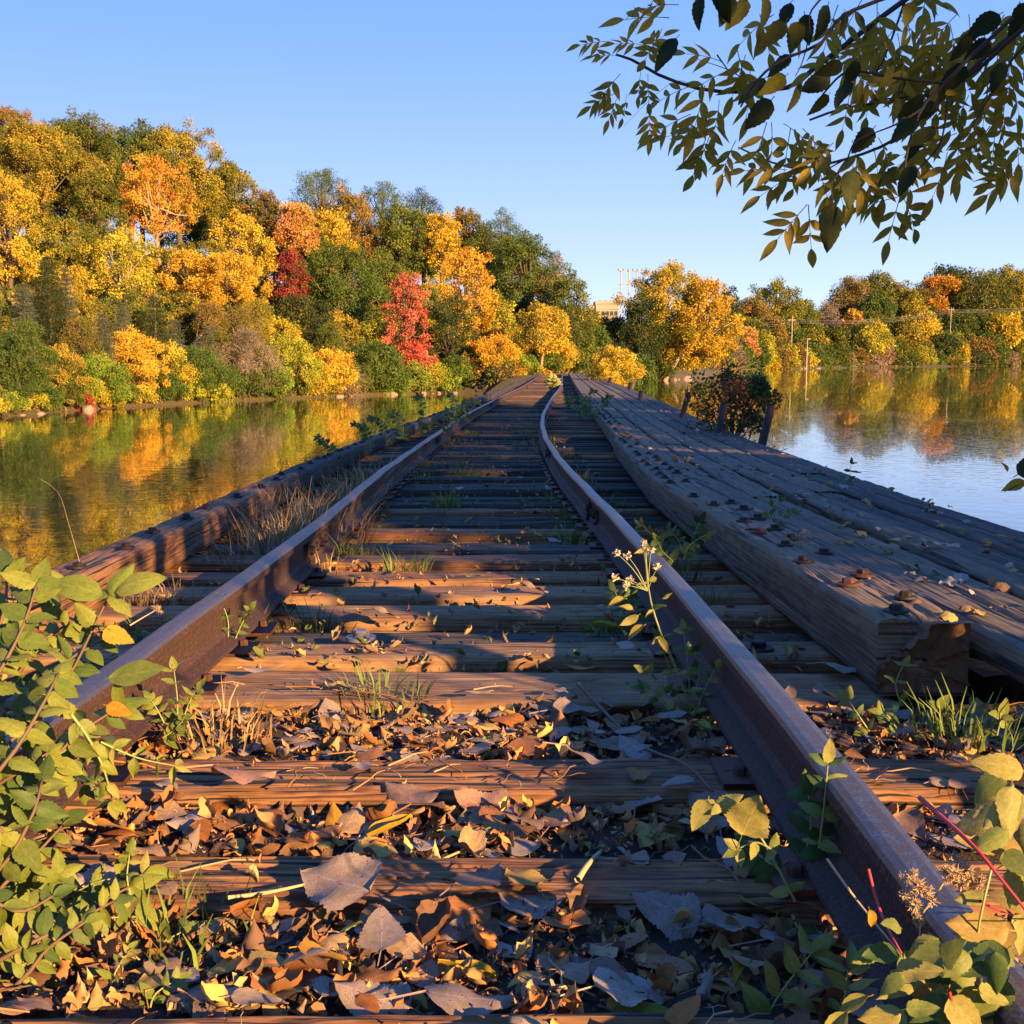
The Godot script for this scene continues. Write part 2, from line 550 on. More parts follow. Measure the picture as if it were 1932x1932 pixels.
	for c in [["a", [0.48, 0.42, 0.10]], ["b", [0.40, 0.39, 0.10]], ["c", [0.27, 0.32, 0.07]], ["d", [0.50, 0.36, 0.10]], ["e", [0.10, 0.17, 0.04]]]:
		M["pale_" + c[0]] = leaf_mat(c[1], 0.5, 0.5)
	for c in [["a", [0.58, 0.43, 0.05]], ["b", [0.66, 0.46, 0.06]], ["c", [0.46, 0.37, 0.05]]]:
		M["ash_" + c[0]] = leaf_mat(c[1], 1.0, 0.7)
	for c in [["a", [0.036, 0.052, 0.014]], ["b", [0.065, 0.082, 0.026]], ["c", [0.16, 0.16, 0.025]]]:
		M["mul_" + c[0]] = leaf_mat(c[1], 0.45, 0.65)
		M["mul_" + c[0]].metallic_specular = 0.2

func clump(sd: int, n: int, ln: float, wd: float) -> ArrayMesh:
	var st = begin()
	st.set_smooth_group(-1)
	var r := RandomNumberGenerator.new()
	r.seed = sd
	for i in n:
		var y = r.randf_range(-1, 1)
		var a = r.randf() * TAU
		var s = sqrt(1 - y * y)
		var o = Vector3(cos(a) * s, y, sin(a) * s) * pow(r.randf(), 0.4) * 0.85
		var d = (o.normalized() + Vector3(r.randf_range(-1, 1), r.randf_range(-1.2, 0.6), r.randf_range(-1, 1))).normalized()
		var up = Vector3(r.randf_range(-1, 1), r.randf_range(-0.4, 1.4), r.randf_range(-1, 1)).normalized()
		var x = d.cross(up).normalized() * wd * 0.5 * ln * r.randf_range(0.7, 1.2)
		var l = d * ln * r.randf_range(0.7, 1.2)
		var nrm = x.cross(l).normalized() * ln * 0.08
		quad(st, o, o + l * 0.45 + x + nrm, o + l, o + l * 0.45 - x + nrm)
	return done(st)

func leaf_xf(pos: Vector3, dir: Vector3, up: Vector3, size: float) -> Transform3D:
	var x = dir.normalized()
	var z = x.cross(up)
	if z.length() < 0.05: z = x.cross(Vector3(0.3, 0.8, 0.5))
	z = z.normalized()
	var y = z.cross(x).normalized()
	return Transform3D(Basis(x * size, y * size, z * size), pos)

# ------------------------------------------------------------------ land and water
const LAKE := [Vector2(-400, -24), Vector2(-40, -9), Vector2(-7, -7), Vector2(-2.4, -4.3), Vector2(2.6, -4.3), Vector2(8, -4.6), Vector2(40, -4), Vector2(120, 2), Vector2(700, 10),
	Vector2(700, -300), Vector2(420, -540), Vector2(290, -505), Vector2(209, -482), Vector2(150, -425), Vector2(100, -362), Vector2(66, -305), Vector2(44, -245), Vector2(36, -200), Vector2(24, -160), Vector2(14, -138), Vector2(9, -104), Vector2(6.5, -90), Vector2(-1, -90),
	Vector2(-3.7, -93), Vector2(-10.3, -86), Vector2(-17.4, -75), Vector2(-21.7, -63), Vector2(-23.4, -54), Vector2(-30, -46), Vector2(-60, -38), Vector2(-400, -60)]
const HEAD_D := [0.0, 2.8, 5.0, 7.65, 9.5, 11.6, 16.3, 22.0, 30.0, 45.0, 100.0]
const HEAD_H := [0.655, 0.718, 0.775, 0.84, 0.88, 0.93, 1.02, 1.055, 1.055, 1.045, 1.04]
const MID_D := [0.0, 2.8, 5.0, 7.65, 9.5, 12.0, 16.3, 22.0, 27.0, 35.0, 44.5, 60.0, 75.0, 95.0]
const MID_X := [-0.21, -0.185, -0.20, -0.25, -0.29, -0.31, -0.30, -0.18, 0.05, 0.48, 1.05, 1.76, 2.40, 3.30]
const GUARD_D := [2.0, 3.1, 6.2, 10.3, 15.9, 22.2, 32.0, 45.0, 61.0, 88.0]
const GUARD_X := [1.0, 0.98, 0.94, 1.05, 1.31, 1.56, 1.90, 2.38, 3.02, 4.15]
const EDGE_D := [2.0, 5.3, 7.6, 12.0, 20.0, 40.0, 70.0, 90.0]
const EDGE_X := [2.15, 2.30, 2.47, 2.80, 3.30, 4.20, 5.05, 5.7]
const LEFT_D := [3.0, 4.35, 6.5, 11.7, 15.9, 26.5, 32.4, 45.0, 61.0, 88.0]
const LEFT_X := [-1.68, -1.70, -1.77, -1.90, -1.90, -1.38, -0.95, -0.30, 0.48, 1.85]

func head_y(d: float) -> float: return EYE - interp(HEAD_D, HEAD_H, d)
func tie_y(d: float) -> float: return head_y(d) - 0.172
func mid_x(d: float) -> float: return interp(MID_D, MID_X, d)

func shore(x: float, z: float) -> float:      # distance to the shore, negative over the lake
	var p = Vector2(x, z)
	var best = 1e9
	var inside = false
	var n = LAKE.size()
	for i in n:
		var a: Vector2 = LAKE[i]
		var b: Vector2 = LAKE[(i + 1) % n]
		var ab = b - a
		var t = clamp((p - a).dot(ab) / ab.length_squared(), 0.0, 1.0)
		best = min(best, p.distance_squared_to(a + ab * t))
		if (a.y > z) != (b.y > z) and x < (b.x - a.x) * (z - a.y) / (b.y - a.y) + a.x:
			inside = not inside
	best = sqrt(best)
	return -best if inside else best

func land(x: float, z: float) -> float:
	var d = shore(x, z)
	if d < 0: return max(-2.0, d * 0.35) - 0.03
	var rough = noise.get_noise_2d(x * 0.06, z * 0.06)
	if z > -30.0:                              # the bank the viewer stands on
		return min(1.55, d * 1.7) + rough * 0.12 * clamp(d - 3.0, 0.0, 1.0) + clamp(d - 8.0, 0.0, 30.0) * 0.02
	var bluff = 0.12 + 10.5 * (1.0 - exp(-max(0.0, d - 0.4) * 0.062))
	var level = 0.12 + min(d * 0.5, 1.1) + 15.0 * smoothstep(25.0, 110.0, d)
	var side = smoothstep(-4.0, 8.0, x + (z + 90.0) * 0.10)
	var h = lerp(bluff, level, side)
	var track = abs(x - mid_x(clamp(-z, 0.0, 95.0)) - max(0.0, -z - 95.0) * 0.04)
	h = lerp(1.32, h, clamp((track - 2.6) / 5.0, 0.0, 1.0)) if z < -86.0 and z > -140.0 else h
	return h + rough * 0.5 * clamp(d * 0.15, 0.0, 1.0)

func build_land():
	var xs = []
	var x = -400.0
	while x < 701.0:
		xs.append(x)
		x += 2.2 if x > -52 and x < 45 else (5.0 if x > -80 and x < 120 else 18.0)
	var zs = []
	var z = 60.0
	while z > -950.0:
		zs.append(z)
		z -= 2.2 if z > -165 and z <= 2 else (6.0 if z > -300 and z <= 30 else 16.0)
	var st = begin()
	st.set_smooth_group(0)
	var hs = []
	for j in zs.size():
		var row = []
		for i in xs.size():
			row.append(Vector3(xs[i], land(xs[i], zs[j]), zs[j]))
		hs.append(row)
	for j in zs.size() - 1:
		for i in xs.size() - 1:
			quad(st, hs[j][i], hs[j][i + 1], hs[j + 1][i + 1], hs[j + 1][i])
	st.index()
	tag(part("ground", done(st), M.hill), "wooded banks and hillsides round the lake", "", "", "structure")
	var ws = begin()
	quad(ws, Vector3(-900, 0, 200), Vector3(1400, 0, 200), Vector3(1400, 0, -1400), Vector3(-900, 0, -1400))
	tag(part("lake_water", done(ws), M.water), "still lake mirroring the autumn trees", "", "", "structure")
	# soil of the approach, in fine relief
	var ss = begin()
	ss.set_smooth_group(0)
	var nx = 190
	var nz = 150
	var g = []
	for j in nz + 1:
		var row = []
		for i in nx + 1:
			var px = lerp(-2.6, 3.0, float(i) / nx)
			var pz = lerp(0.8, -3.42, float(j) / nz)
			row.append(Vector3(px, soil_y(px, pz), pz))
		g.append(row)
	for j in nz:
		for i in nx:
			quad(ss, g[j][i], g[j][i + 1], g[j + 1][i + 1], g[j + 1][i])
	for i in nx:
		quad(ss, g[nz][i], g[nz][i + 1], g[nz][i + 1] - Vector3(0, 1.5, 0.2), g[nz][i] - Vector3(0, 1.5, 0.2))
	ss.index()
	tag(part("soil", done(ss), M.soil), "dark soil and leaf mould between the first ties", "", "", "structure")
	# undergrowth that hides the soil of the far banks
	var ux = []
	var uc = []
	var up = [[0.07, 0.09, 0.02], [0.10, 0.10, 0.022], [0.15, 0.12, 0.03], [0.05, 0.07, 0.018], [0.20, 0.15, 0.03], [0.12, 0.14, 0.025], [0.17, 0.10, 0.03]]
	while ux.size() < 13000:
		var left = rng.randf() < 0.68
		var p = Vector2(rr(-52, 6), rr(-125, -40)) if left else Vector2(rr(4, 330), rr(-560, -92))
		if not left and p.y < -500 + p.x * 0.2 - 60: continue
		var sd = shore(p.x, p.y)
		if sd < 0.4 or sd > (34.0 if left else 70.0): continue
		if p.y < -84 and abs(p.x - mid_x(min(95.0, -p.y))) < 2.8: continue
		var k = 1.0 if left else clamp(-p.y / 130.0, 1.0, 3.2)
		ux.append(Transform3D(Basis(rdir(), rr(0, TAU)) * Basis.from_scale(Vector3(1.2, 0.9, 1.2) * k * rr(0.35, 0.8)), Vector3(p.x, land(p.x, p.y) + 0.3 * k * rr(0.2, 1.6), p.y)))
		var c: Array = up[(int(p.x * 0.35 + 60) * 7 + int(p.y * 0.3 - 300) * 3 + (rng.randi() % 3)) % 7]
		var ug = rr(0.75, 1.25)
		uc.append(Color(c[0] * ug, c[1] * ug, c[2] * ug))
	tag(many("undergrowth", leafm.clump[1], M.foliage, ux, uc), "low undergrowth covering the far banks", "", "", "stuff")
	# pale stones at the foot of the left bank
	var stones = []
	for v in 4:
		var r = begin()
		r.set_smooth_group(0)
		var sph := SphereMesh.new()
		sph.radial_segments = 9
		sph.rings = 5
		sph.radius = 0.5
		sph.height = 1.0
		var arr = sph.get_mesh_arrays()
		var vs = arr[Mesh.ARRAY_VERTEX]
		for k in arr[Mesh.ARRAY_INDEX]:
			var p: Vector3 = vs[k]
			r.add_vertex(p * (1.0 + 0.45 * noise.get_noise_3d(p.x * 1.8 + v * 9.0, p.y * 1.8, p.z * 1.8)) * Vector3(1.2, 0.6, 0.9))
		stones.append(done(r))
	var edge = [[Vector2(-23.4, -54), Vector2(-21.7, -63), 9], [Vector2(-21.7, -63), Vector2(-17.4, -75), 5], [Vector2(-10.3, -86), Vector2(-3.7, -93), 22], [Vector2(-17.4, -75), Vector2(-10.3, -86), 5], [Vector2(24, -160), Vector2(14, -138), 14], [Vector2(66, -305), Vector2(100, -362), 12]]
	for e in edge:
		for i in e[2]:
			var t = rr(0, 1)
			var p: Vector2 = e[0].lerp(e[1], t)
			if rng.randf() < 0.45: continue
			var s = rr(0.12, 0.75) * (1.0 if -p.y < 120 else 2.2)
			var o = part("shore_rock", stones[rng.randi() % 4], M.rock, null, Transform3D(Basis(Vector3.UP, rr(0, TAU)).scaled(Vector3.ONE * s), Vector3(p.x + rr(-0.8, 0.5), rr(-0.1, 0.08), p.y + rr(-0.8, 0.5))))
			if p.x < 0: tag(o, "pale rock at the waterline under the left wooded bank", "rock", "rocks along the left shore")
			else: tag(o, "pale rock on the far right shore of the lake", "rock", "rocks along the right shore")

const ORD := ["first", "second", "third", "fourth", "fifth", "sixth", "seventh", "eighth", "ninth", "tenth", "eleventh", "twelfth", "thirteenth", "fourteenth", "fifteenth", "sixteenth", "seventeenth", "eighteenth", "nineteenth", "twentieth", "twenty-first", "twenty-second"]
const SOIL_TIES := [[1.37, 0.20, 0.0], [1.93, 0.20, -0.012], [2.445, 0.23, -0.004], [3.19, 0.33, 0.0]]

func soil_y(x: float, z: float) -> float:
	var d = -z
	var y = tie_y(clamp(d, 0.0, 4.0)) - 0.035
	y += noise.get_noise_2d(x * 3.0, z * 3.0) * 0.018 + noise.get_noise_2d(x * 14.0, z * 14.0) * 0.007
	for t in SOIL_TIES:                       # soil heaps up against the far side of each tie
		var g = abs(d - t[0]) - t[1] * 0.5
		if g < 0.06: y -= 0.02 * (1.0 - clamp(g / 0.06, 0.0, 1.0))
	if abs(x + 0.9) < 0.12 or abs(x - 0.59) < 0.12: y -= 0.02
	return y - clamp(abs(x) - 1.5, 0.0, 1.0) * 0.05

func floor_y(x: float, z: float) -> float:   # what a fallen leaf comes to rest on
	var d = -z
	for t in SOIL_TIES:
		if abs(d - t[0]) < t[1] * 0.5 and x > -1.35 and x < 1.02: return tie_y(d) + t[2] + 0.004
	if d > 3.5: return tie_y(d) + 0.004
	return soil_y(x, z) + 0.004

# ------------------------------------------------------------------ bridge
# A squared timber of length L along X, its top at y = 0. UVs are metres along and round.
func timber(L: float, w: float, h: float, seg: int, m: int, sd: float, groove: float, wear := 0.008, rot := 0.0) -> ArrayMesh:
	var st = begin()
	st.set_smooth_group(0)
	var sec = []                               # [z, y, kind]
	var ch = min(0.014, w * 0.12)
	for k in m: sec.append([lerp(-w * 0.5 + ch, w * 0.5 - ch, float(k) / (m - 1)), 0.0, 0])
	var ms = max(4, m / 2)
	for k in ms: sec.append([w * 0.5, lerp(-ch, -h + ch, float(k) / (ms - 1)), 1])
	sec.append([w * 0.5 - ch, -h, 2])
	sec.append([-w * 0.5 + ch, -h, 2])
	for k in ms: sec.append([-w * 0.5, lerp(-h + ch, -ch, float(k) / (ms - 1)), 3])
	var n = sec.size()
	var rows = []
	for j in seg + 1:
		var x = lerp(-L * 0.5, L * 0.5, float(j) / seg)
		var endness = clamp(1.0 - (L * 0.5 - abs(x)) / 0.25, 0.0, 1.0)
		var row = []
		var per = 0.0
		for k in n:
			var s = sec[k]
			if k > 0: per += Vector2(s[0] - sec[k - 1][0], s[1] - sec[k - 1][1]).length()
			var lowf = noise.get_noise_2d(x * 1.3 + sd, k * 0.11 + sd * 3.0) * wear
			var fine = noise.get_noise_2d(x * 2.2 + sd * 2.0, k * 5.3) * wear * 0.5
			var q = noise.get_noise_2d(x * 0.8 + sd * 5.0, k * 3.7 + sd * 7.0)
			var cut = 0.0
			if groove > 0.0:
				var on = clamp(noise.get_noise_2d(x * 0.5 - sd, k * 0.25) * 2.0 + 0.45 + endness * 0.8, 0.0, 1.0)
				cut = groove * on * clamp(1.0 - abs(q) / 0.10, 0.0, 1.0)
			var off = lowf + fine - cut
			var dir = Vector2(0, 1)
			if s[2] == 1: dir = Vector2(1, 0)
			elif s[2] == 2: dir = Vector2(0, -1)
			elif s[2] == 3: dir = Vector2(-1, 0)
			if s[2] == 0 and (k == 0 or k == m - 1): off -= abs(noise.get_noise_2d(x * 3.0, k + sd)) * wear
			if rot > 0.0:               # a rotted corner where the timber starts
				var near = clamp(1.0 - (x + L * 0.5) / 0.16, 0.0, 1.0)
				off -= rot * near * near * clamp(s[0] / w + 0.15, 0.0, 1.0) * (1.0 if s[2] < 2 else 0.0) * (1.0 + noise.get_noise_2d(k * 1.7, x * 30.0))
			var back = 0.0
			if rot > 0.0: back = rot * 0.9 * max(0.0, s[0] / w + (s[1] / h + 0.5) * 0.9 - 0.30) * clamp(1.0 - (x + L * 0.5) / 0.1, 0.0, 1.0)
			row.append([Vector3(x + back + (noise.get_noise_2d(k * 0.6, sd + j) * wear * 1.5 if j == 0 or j == seg else 0.0), s[1] + dir.y * off, s[0] + dir.x * off), Vector2(x + sd * 0.37, per + sd * 0.13)])
		rows.append(row)
	for j in seg:
		for k in n:
			var k2 = (k + 1) % n
			var a = rows[j][k]; var b = rows[j][k2]; var c = rows[j + 1][k2]; var d = rows[j + 1][k]
			var u2 = b[1] if k2 else b[1] + Vector2(0, 2 * (w + h))
			var u3 = c[1] if k2 else c[1] + Vector2(0, 2 * (w + h))
			quad(st, a[0], b[0], c[0], d[0], a[1], u2, u3, d[1])
	st.set_smooth_group(-1)
	for e in [0, seg]:
		var c = Vector3(-L * 0.5 if e == 0 else L * 0.5, -h * 0.5, 0)
		for k in n:
			var a = rows[e][k][0]
			var b = rows[e][(k + 1) % n][0]
			st.set_uv(Vector2(c.z, c.y)); st.add_vertex(c)
			st.set_uv(Vector2(a.z, a.y)); st.add_vertex(a)
			st.set_uv(Vector2(b.z, b.y)); st.add_vertex(b)
	return done(st)

func sweep(prof: Array, d0: float, d1: float, off: float, step: float, lift := 0.0, dip := false) -> ArrayMesh:   # a section carried along the track
	var st = begin()
	st.set_smooth_group(-1)
	var n = max(2, int((d1 - d0) / step))
	var rows = []
	for i in n + 1:
		var d = lerp(d0, d1, float(i) / n)
		var c = Vector3(mid_x(d), head_y(d) - 0.1615 + lift, -d)
		var f = (Vector3(mid_x(d + 0.1), 0, -d - 0.1) - Vector3(mid_x(d - 0.1), 0, -d + 0.1)).normalized()
		var s = Vector3(-f.z, 0, f.x)
		c += s * (off + noise.get_noise_1d(d * 0.45 + off * 9.0) * 0.008)
		c.y += noise.get_noise_1d(d * 0.6 + off * 3.0) * 0.006
		var row = []
		for p in prof: row.append(c + s * p.x + Vector3.UP * p.y)
		rows.append(row)
	var m = prof.size()
	for i in n:
		for k in m:
			var k2 = (k + 1) % m
			quad(st, rows[i][k], rows[i][k2], rows[i + 1][k2], rows[i + 1][k])
	for e in [0, n]:
		for k in range(1, m - 1):
			st.add_vertex(rows[e][0]); st.add_vertex(rows[e][k]); st.add_vertex(rows[e][k + 1])
	return done(st)

func rail_point(d: float, off: float, y: float) -> Vector3:
	var f = (Vector3(mid_x(d + 0.1), 0, -d - 0.1) - Vector3(mid_x(d - 0.1), 0, -d + 0.1)).normalized()
	return Vector3(mid_x(d), head_y(d) - 0.1615 + y, -d) + Vector3(-f.z, 0, f.x) * off

func hex_nut(r: float, h: float) -> ArrayMesh:
	var st = begin()
	st.set_smooth_group(-1)
	for k in 6:
		var a = TAU * k / 6.0
		var b = TAU * (k + 1) / 6.0
		var p = Vector3(cos(a) * r, 0, sin(a) * r)
		var q = Vector3(cos(b) * r, 0, sin(b) * r)
		var hi = Vector3(0, h * 0.8, 0)
		quad(st, p, q, q + hi, p + hi)
		quad(st, p + hi, q + hi, q * 0.78 + Vector3(0, h, 0), p * 0.78 + Vector3(0, h, 0))
		st.set_uv(Vector2()); st.add_vertex(p * 0.78 + Vector3(0, h, 0)); st.add_vertex(q * 0.78 + Vector3(0, h, 0)); st.add_vertex(Vector3(0, h, 0))
	return done(st)

func disc(r: float, h: float, n := 14) -> ArrayMesh:
	var c := CylinderMesh.new()
	c.top_radius = r * 0.94
	c.bottom_radius = r
	c.height = h
	c.radial_segments = n
	c.rings = 1
	var am := ArrayMesh.new()
	am.add_surface_from_arrays(Mesh.PRIMITIVE_TRIANGLES, c.get_mesh_arrays())
	return am

var nut_mesh: ArrayMesh
var washer_mesh: ArrayMesh
func bolt(parent: Node, at: Vector3, size := 1.0, m: Material = null, tilt := 0.0):
	if m == null: m = M.iron
	var b = part("bolt", nut_mesh, m, parent, Transform3D((Basis(Vector3.RIGHT, tilt) * Basis(Vector3.UP, rr(0, 1))).scaled(Vector3.ONE * size), at + Vector3(0, 0.006, 0)))
	part("washer", washer_mesh, m, b, Transform3D(Basis(), Vector3(0, -0.001, 0)))

func oriented(p0: Vector3, p1: Vector3) -> Transform3D:      # X from p0 to p1
	var x = (p1 - p0).normalized()
	var z = x.cross(Vector3.UP).normalized()
	return Transform3D(Basis(x, z.cross(x), z), (p0 + p1) * 0.5)

func build_bridge():
	nut_mesh = hex_nut(0.021, 0.019)
	washer_mesh = disc(0.040, 0.008)
	# ---- rails
	var body = [Vector2(-0.066, 0), Vector2(-0.066, 0.011), Vector2(-0.022, 0.024), Vector2(-0.009, 0.040), Vector2(-0.008, 0.112), Vector2(-0.031, 0.124), Vector2(-0.034, 0.130), Vector2(-0.034, 0.148), Vector2(-0.029, 0.156), Vector2(0.029, 0.156), Vector2(0.034, 0.148), Vector2(0.034, 0.130), Vector2(0.031, 0.124), Vector2(0.008, 0.112), Vector2(0.009, 0.040), Vector2(0.022, 0.024), Vector2(0.066, 0.011), Vector2(0.066, 0)]
	var top = [Vector2(-0.0335, 0.1495), Vector2(-0.0285, 0.1575), Vector2(-0.015, 0.1610), Vector2(0.015, 0.1610), Vector2(0.0285, 0.1575), Vector2(0.0335, 0.1495), Vector2(0.026, 0.1565), Vector2(-0.026, 0.1565)]
	var bar = [Vector2(0.010, 0.026), Vector2(0.040, 0.028), Vector2(0.040, 0.036), Vector2(0.024, 0.048), Vector2(0.024, 0.098), Vector2(0.032, 0.110), Vector2(0.010, 0.112)]
	var runs = {
		-0.75: [[-0.8, 5.62, "rusty left rail nearest the viewer, rising out of the bushes"], [5.625, 16.4, "left rail length past the first bolted joint, dry grass along it"], [16.405, 30.0, "left rail length in the shaded bend, vines crossing it"], [30.005, 58.0, "left rail length after the bend towards the far bank"], [58.005, 92.0, "farthest left rail length, reaching the sunlit bank"]],
		0.75: [[-0.8, 7.10, "rusty right rail nearest the viewer, running out of the lower right corner"], [7.105, 13.5, "right rail length past the first bolted joint"], [13.505, 24.0, "right rail length that swings round the shaded bend"], [24.005, 50.0, "right rail length after the bend, beside the plank walk"], [50.005, 92.0, "farthest right rail length, reaching the sunlit bank"]],
	}
	for off in runs:
		for r in runs[off]:
			var t = thing("rail", r[2], "rail", Vector3.ZERO, "rails of the old track")
			var step = 0.15 if r[0] < 20 else 0.6
			part("rail_body", sweep(body, r[0], r[1], off, step), M.rust, t)
			part("running_surface", sweep(top, r[0], r[1], off, step, 0.001), M.rail_top, t)
			if r[1] < 60:
				for s in [-1.0, 1.0]:
					var pr = []
					for p in bar: pr.append(Vector2(p.x * s, p.y))
					var jb = part("joint_bar", sweep(pr, r[1] - 0.3, r[1] + 0.3, off, 0.2), M.rust, t)
					for k in 4:
						var dd = r[1] - 0.22 + 0.147 * k
						part("bolt", nut_mesh, M.iron, jb, Transform3D(Basis(Vector3.BACK, -PI * 0.5 * s).scaled(Vector3.ONE * 1.1), rail_point(dd, off + s * 0.024, 0.072)))
	# ---- ties
	var words = ["wide smooth tie at the end of the leaf litter", "tie with a bolt standing in its top", "low dark tie behind the bolted tie", "sunlit tie with a yellow leaf beside it", "sunlit tie two beyond the yellow leaf"]
	var i = 0
	var lbl = ["tie at the lower edge, half buried in leaves", "deeply split brown tie between two beds of leaves", "worn brown tie in the middle of the leaf litter", "wide smooth tie where the leaf litter ends"]
	for t in SOIL_TIES:
		var o = thing("railroad_tie", lbl[i], "railroad tie", Vector3(-0.165, tie_y(t[0]) + t[2], -t[0]), "ties of the old track")
		part("beam", timber(2.37, t[1], 0.17, 90, 33 if i != 3 else 21, 3.0 + i * 7.1, [0.016, 0.030, 0.016, 0.003][i], 0.006 if i != 3 else 0.004), M.tie_smooth if i == 3 else M.tie_brown, o, Transform3D(Basis(Vector3.UP, [0.01, -0.012, 0.006, -0.02][i]), Vector3.ZERO))
		spikes(o, t[0])
		i += 1
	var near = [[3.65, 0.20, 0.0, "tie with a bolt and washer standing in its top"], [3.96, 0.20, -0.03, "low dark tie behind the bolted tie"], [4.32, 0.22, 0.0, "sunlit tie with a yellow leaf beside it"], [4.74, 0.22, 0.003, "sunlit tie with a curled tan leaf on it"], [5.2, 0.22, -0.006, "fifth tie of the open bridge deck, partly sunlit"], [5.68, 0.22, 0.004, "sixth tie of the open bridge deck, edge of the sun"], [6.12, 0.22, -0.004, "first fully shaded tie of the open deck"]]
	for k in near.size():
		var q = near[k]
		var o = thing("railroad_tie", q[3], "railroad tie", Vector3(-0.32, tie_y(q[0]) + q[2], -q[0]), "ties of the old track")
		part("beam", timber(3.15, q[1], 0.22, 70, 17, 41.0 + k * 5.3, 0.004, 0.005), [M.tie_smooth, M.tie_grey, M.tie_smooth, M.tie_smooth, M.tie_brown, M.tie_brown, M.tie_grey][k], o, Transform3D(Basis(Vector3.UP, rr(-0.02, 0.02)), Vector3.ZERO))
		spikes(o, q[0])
		if k == 0:
			bolt(o, at_y(681, 1208, tie_y(3.65)) - o.position + Vector3(0, 0.004, 0), 1.3, M.steel)
			bolt(o, Vector3(1.10, 0.0, 0.0), 1.25)
	var pool = []
	for k in 7: pool.append(timber(1.0, 0.22, 0.22, 40, 11, 91.0 + k * 3.7, 0.014, 0.011))
	var d = 6.57
	var c = 0
	while d < 90.0:
		var xl = interp(LEFT_D, LEFT_X, d) - 0.06
		var xr = interp(GUARD_D, GUARD_X, d) + 0.30
		var f = (mid_x(d + 0.2) - mid_x(d - 0.2)) / 0.4
		var zone = "shaded stretch before the bend" if d < 16 else ("shaded bend" if d < 42 else "sunlit far end of the bridge")
		var gr = rng.randf() < 0.7
		var lab = ("grey" if gr else "brown") + " weathered bridge tie in the " + zone
		if c < 22: lab = ("grey" if gr else "brown") + " shaded tie, the " + ORD[c] + " beyond the first fully shaded tie of the open deck"
		var o = thing("railroad_tie", lab, "railroad tie", Vector3((xl + xr) * 0.5, tie_y(d) + rr(-0.05, 0.006), -d), ("grey" if gr else "brown") + " bridge ties in the " + zone if c >= 22 else "ties of the old track")
		var b = Basis(Vector3.UP, -f * 0.0 - atan(f) + rr(-0.03, 0.03))
		part("beam", pool[rng.randi() % 7], M.tie_grey if gr else M.tie_brown, o, Transform3D(b * Basis.from_scale(Vector3((xr - xl) * sqrt(1 + f * f), 1, rr(0.68, 1.02))), Vector3.ZERO))
		if d < 16.0: spikes(o, d)
		d += rr(0.42, 0.47)
		c += 1
	# ---- beams under the ties and piles that carry them
	for off in [-0.95, 0.75, 2.1]:
		var o = tag(part("bridge_stringer", sweep([Vector2(-0.16, -0.62), Vector2(-0.16, -0.25), Vector2(0.16, -0.25), Vector2(0.16, -0.62)], 3.6, 91.0, off, 2.0), M.tie_grey), "long timber beam running under the bridge ties", "beam", "beams under the bridge")
	var pile_mesh = tube_mesh([Vector3(0, -4.2, 0), Vector3(0, -0.62, 0)], [0.17, 0.15], 10)
	d = 8.0
	while d < 90.0:
		for off in [-1.3, 0.0, 1.3, 2.7]:
			var p = rail_point(d, off, 0.0)
			tag(part("bridge_pile", pile_mesh, M.tie_grey, null, Transform3D(Basis(), p)), "round timber pile under the bridge", "pile", "piles under the bridge")
		d += 5.0
	# ---- left guard timber, in lengths
	var cuts = [3.75, 9.2, 15.0, 21.5, 28.5, 36.0, 44.0, 53.0, 63.0, 75.0, 89.0]
	for k in cuts.size() - 1:
		var a = cuts[k] + 0.005
		var b = cuts[k + 1] - 0.005
		var p0 = Vector3(interp(LEFT_D, LEFT_X, a) + 0.09, tie_y(a) + 0.165, -a)
		var p1 = Vector3(interp(LEFT_D, LEFT_X, b) + 0.09, tie_y(b) + 0.165, -b)
		var xf = oriented(p0, p1)
		var L = p0.distance_to(p1)
		var t = thing("guard_timber", ["left guard timber nearest the viewer, its end sunlit behind the bush", "second left guard timber, dry grass growing against it", "third left guard timber, beside the vines"][k] if k < 3 else ["fourth left guard timber, where the bridge bends", "fifth left guard timber, past the bend"][k - 3] if k < 5 else "left guard timber far along the bridge by the water", "timber", Vector3.ZERO, "left guard timbers")
		t.transform = xf
		part("beam", timber(L, 0.18, 0.165, 90 if k == 0 else 40, 19 if k == 0 else 9, 200.0 + k * 3.3, 0.012, 0.008), M.tie_brown if k == 0 else M.deck_dark, t)
		if k < 4:
			var s = -L * 0.5 + 0.35
			while s < L * 0.5 - 0.1:
				bolt(t, Vector3(s, 0.002, rr(-0.03, 0.05)), 0.95, M.rusty_iron if s < -L * 0.5 + 0.6 and k == 0 else M.iron)
				if rng.randf() < 0.45: bolt(t, Vector3(s + 0.16, 0.002, rr(-0.05, 0.03)), 0.9)
				s += rr(0.5, 0.75)
	# ---- right guard timber with its double row of bolts
	var gc = [3.10, 8.4, 14.4, 20.5, 27.5, 35.5, 45.0, 56.0, 70.0, 89.0]
	for k in gc.size() - 1:
		var a = gc[k] + 0.004
		var b = gc[k + 1] - 0.004
		var sh = 0.125 + (0.05 if k >= 2 else 0.0)
		var p0 = Vector3(interp(GUARD_D, GUARD_X, a) + sh, tie_y(a) + 0.205, -a)
		var p1 = Vector3(interp(GUARD_D, GUARD_X, b) + sh, tie_y(b) + 0.205, -b)
		var xf = oriented(p0, p1)
		var L = p0.distance_to(p1)
		var t = thing("guard_timber", ["heavy right guard timber with its split end facing the viewer", "second right guard timber, two rows of bolts on top", "third right guard timber, where the row steps back"][k] if k < 3 else ("fourth right guard timber, beside the leaning posts" if k == 3 else "right guard timber far along the plank walk"), "timber", Vector3.ZERO, "right guard timbers")
		t.transform = xf
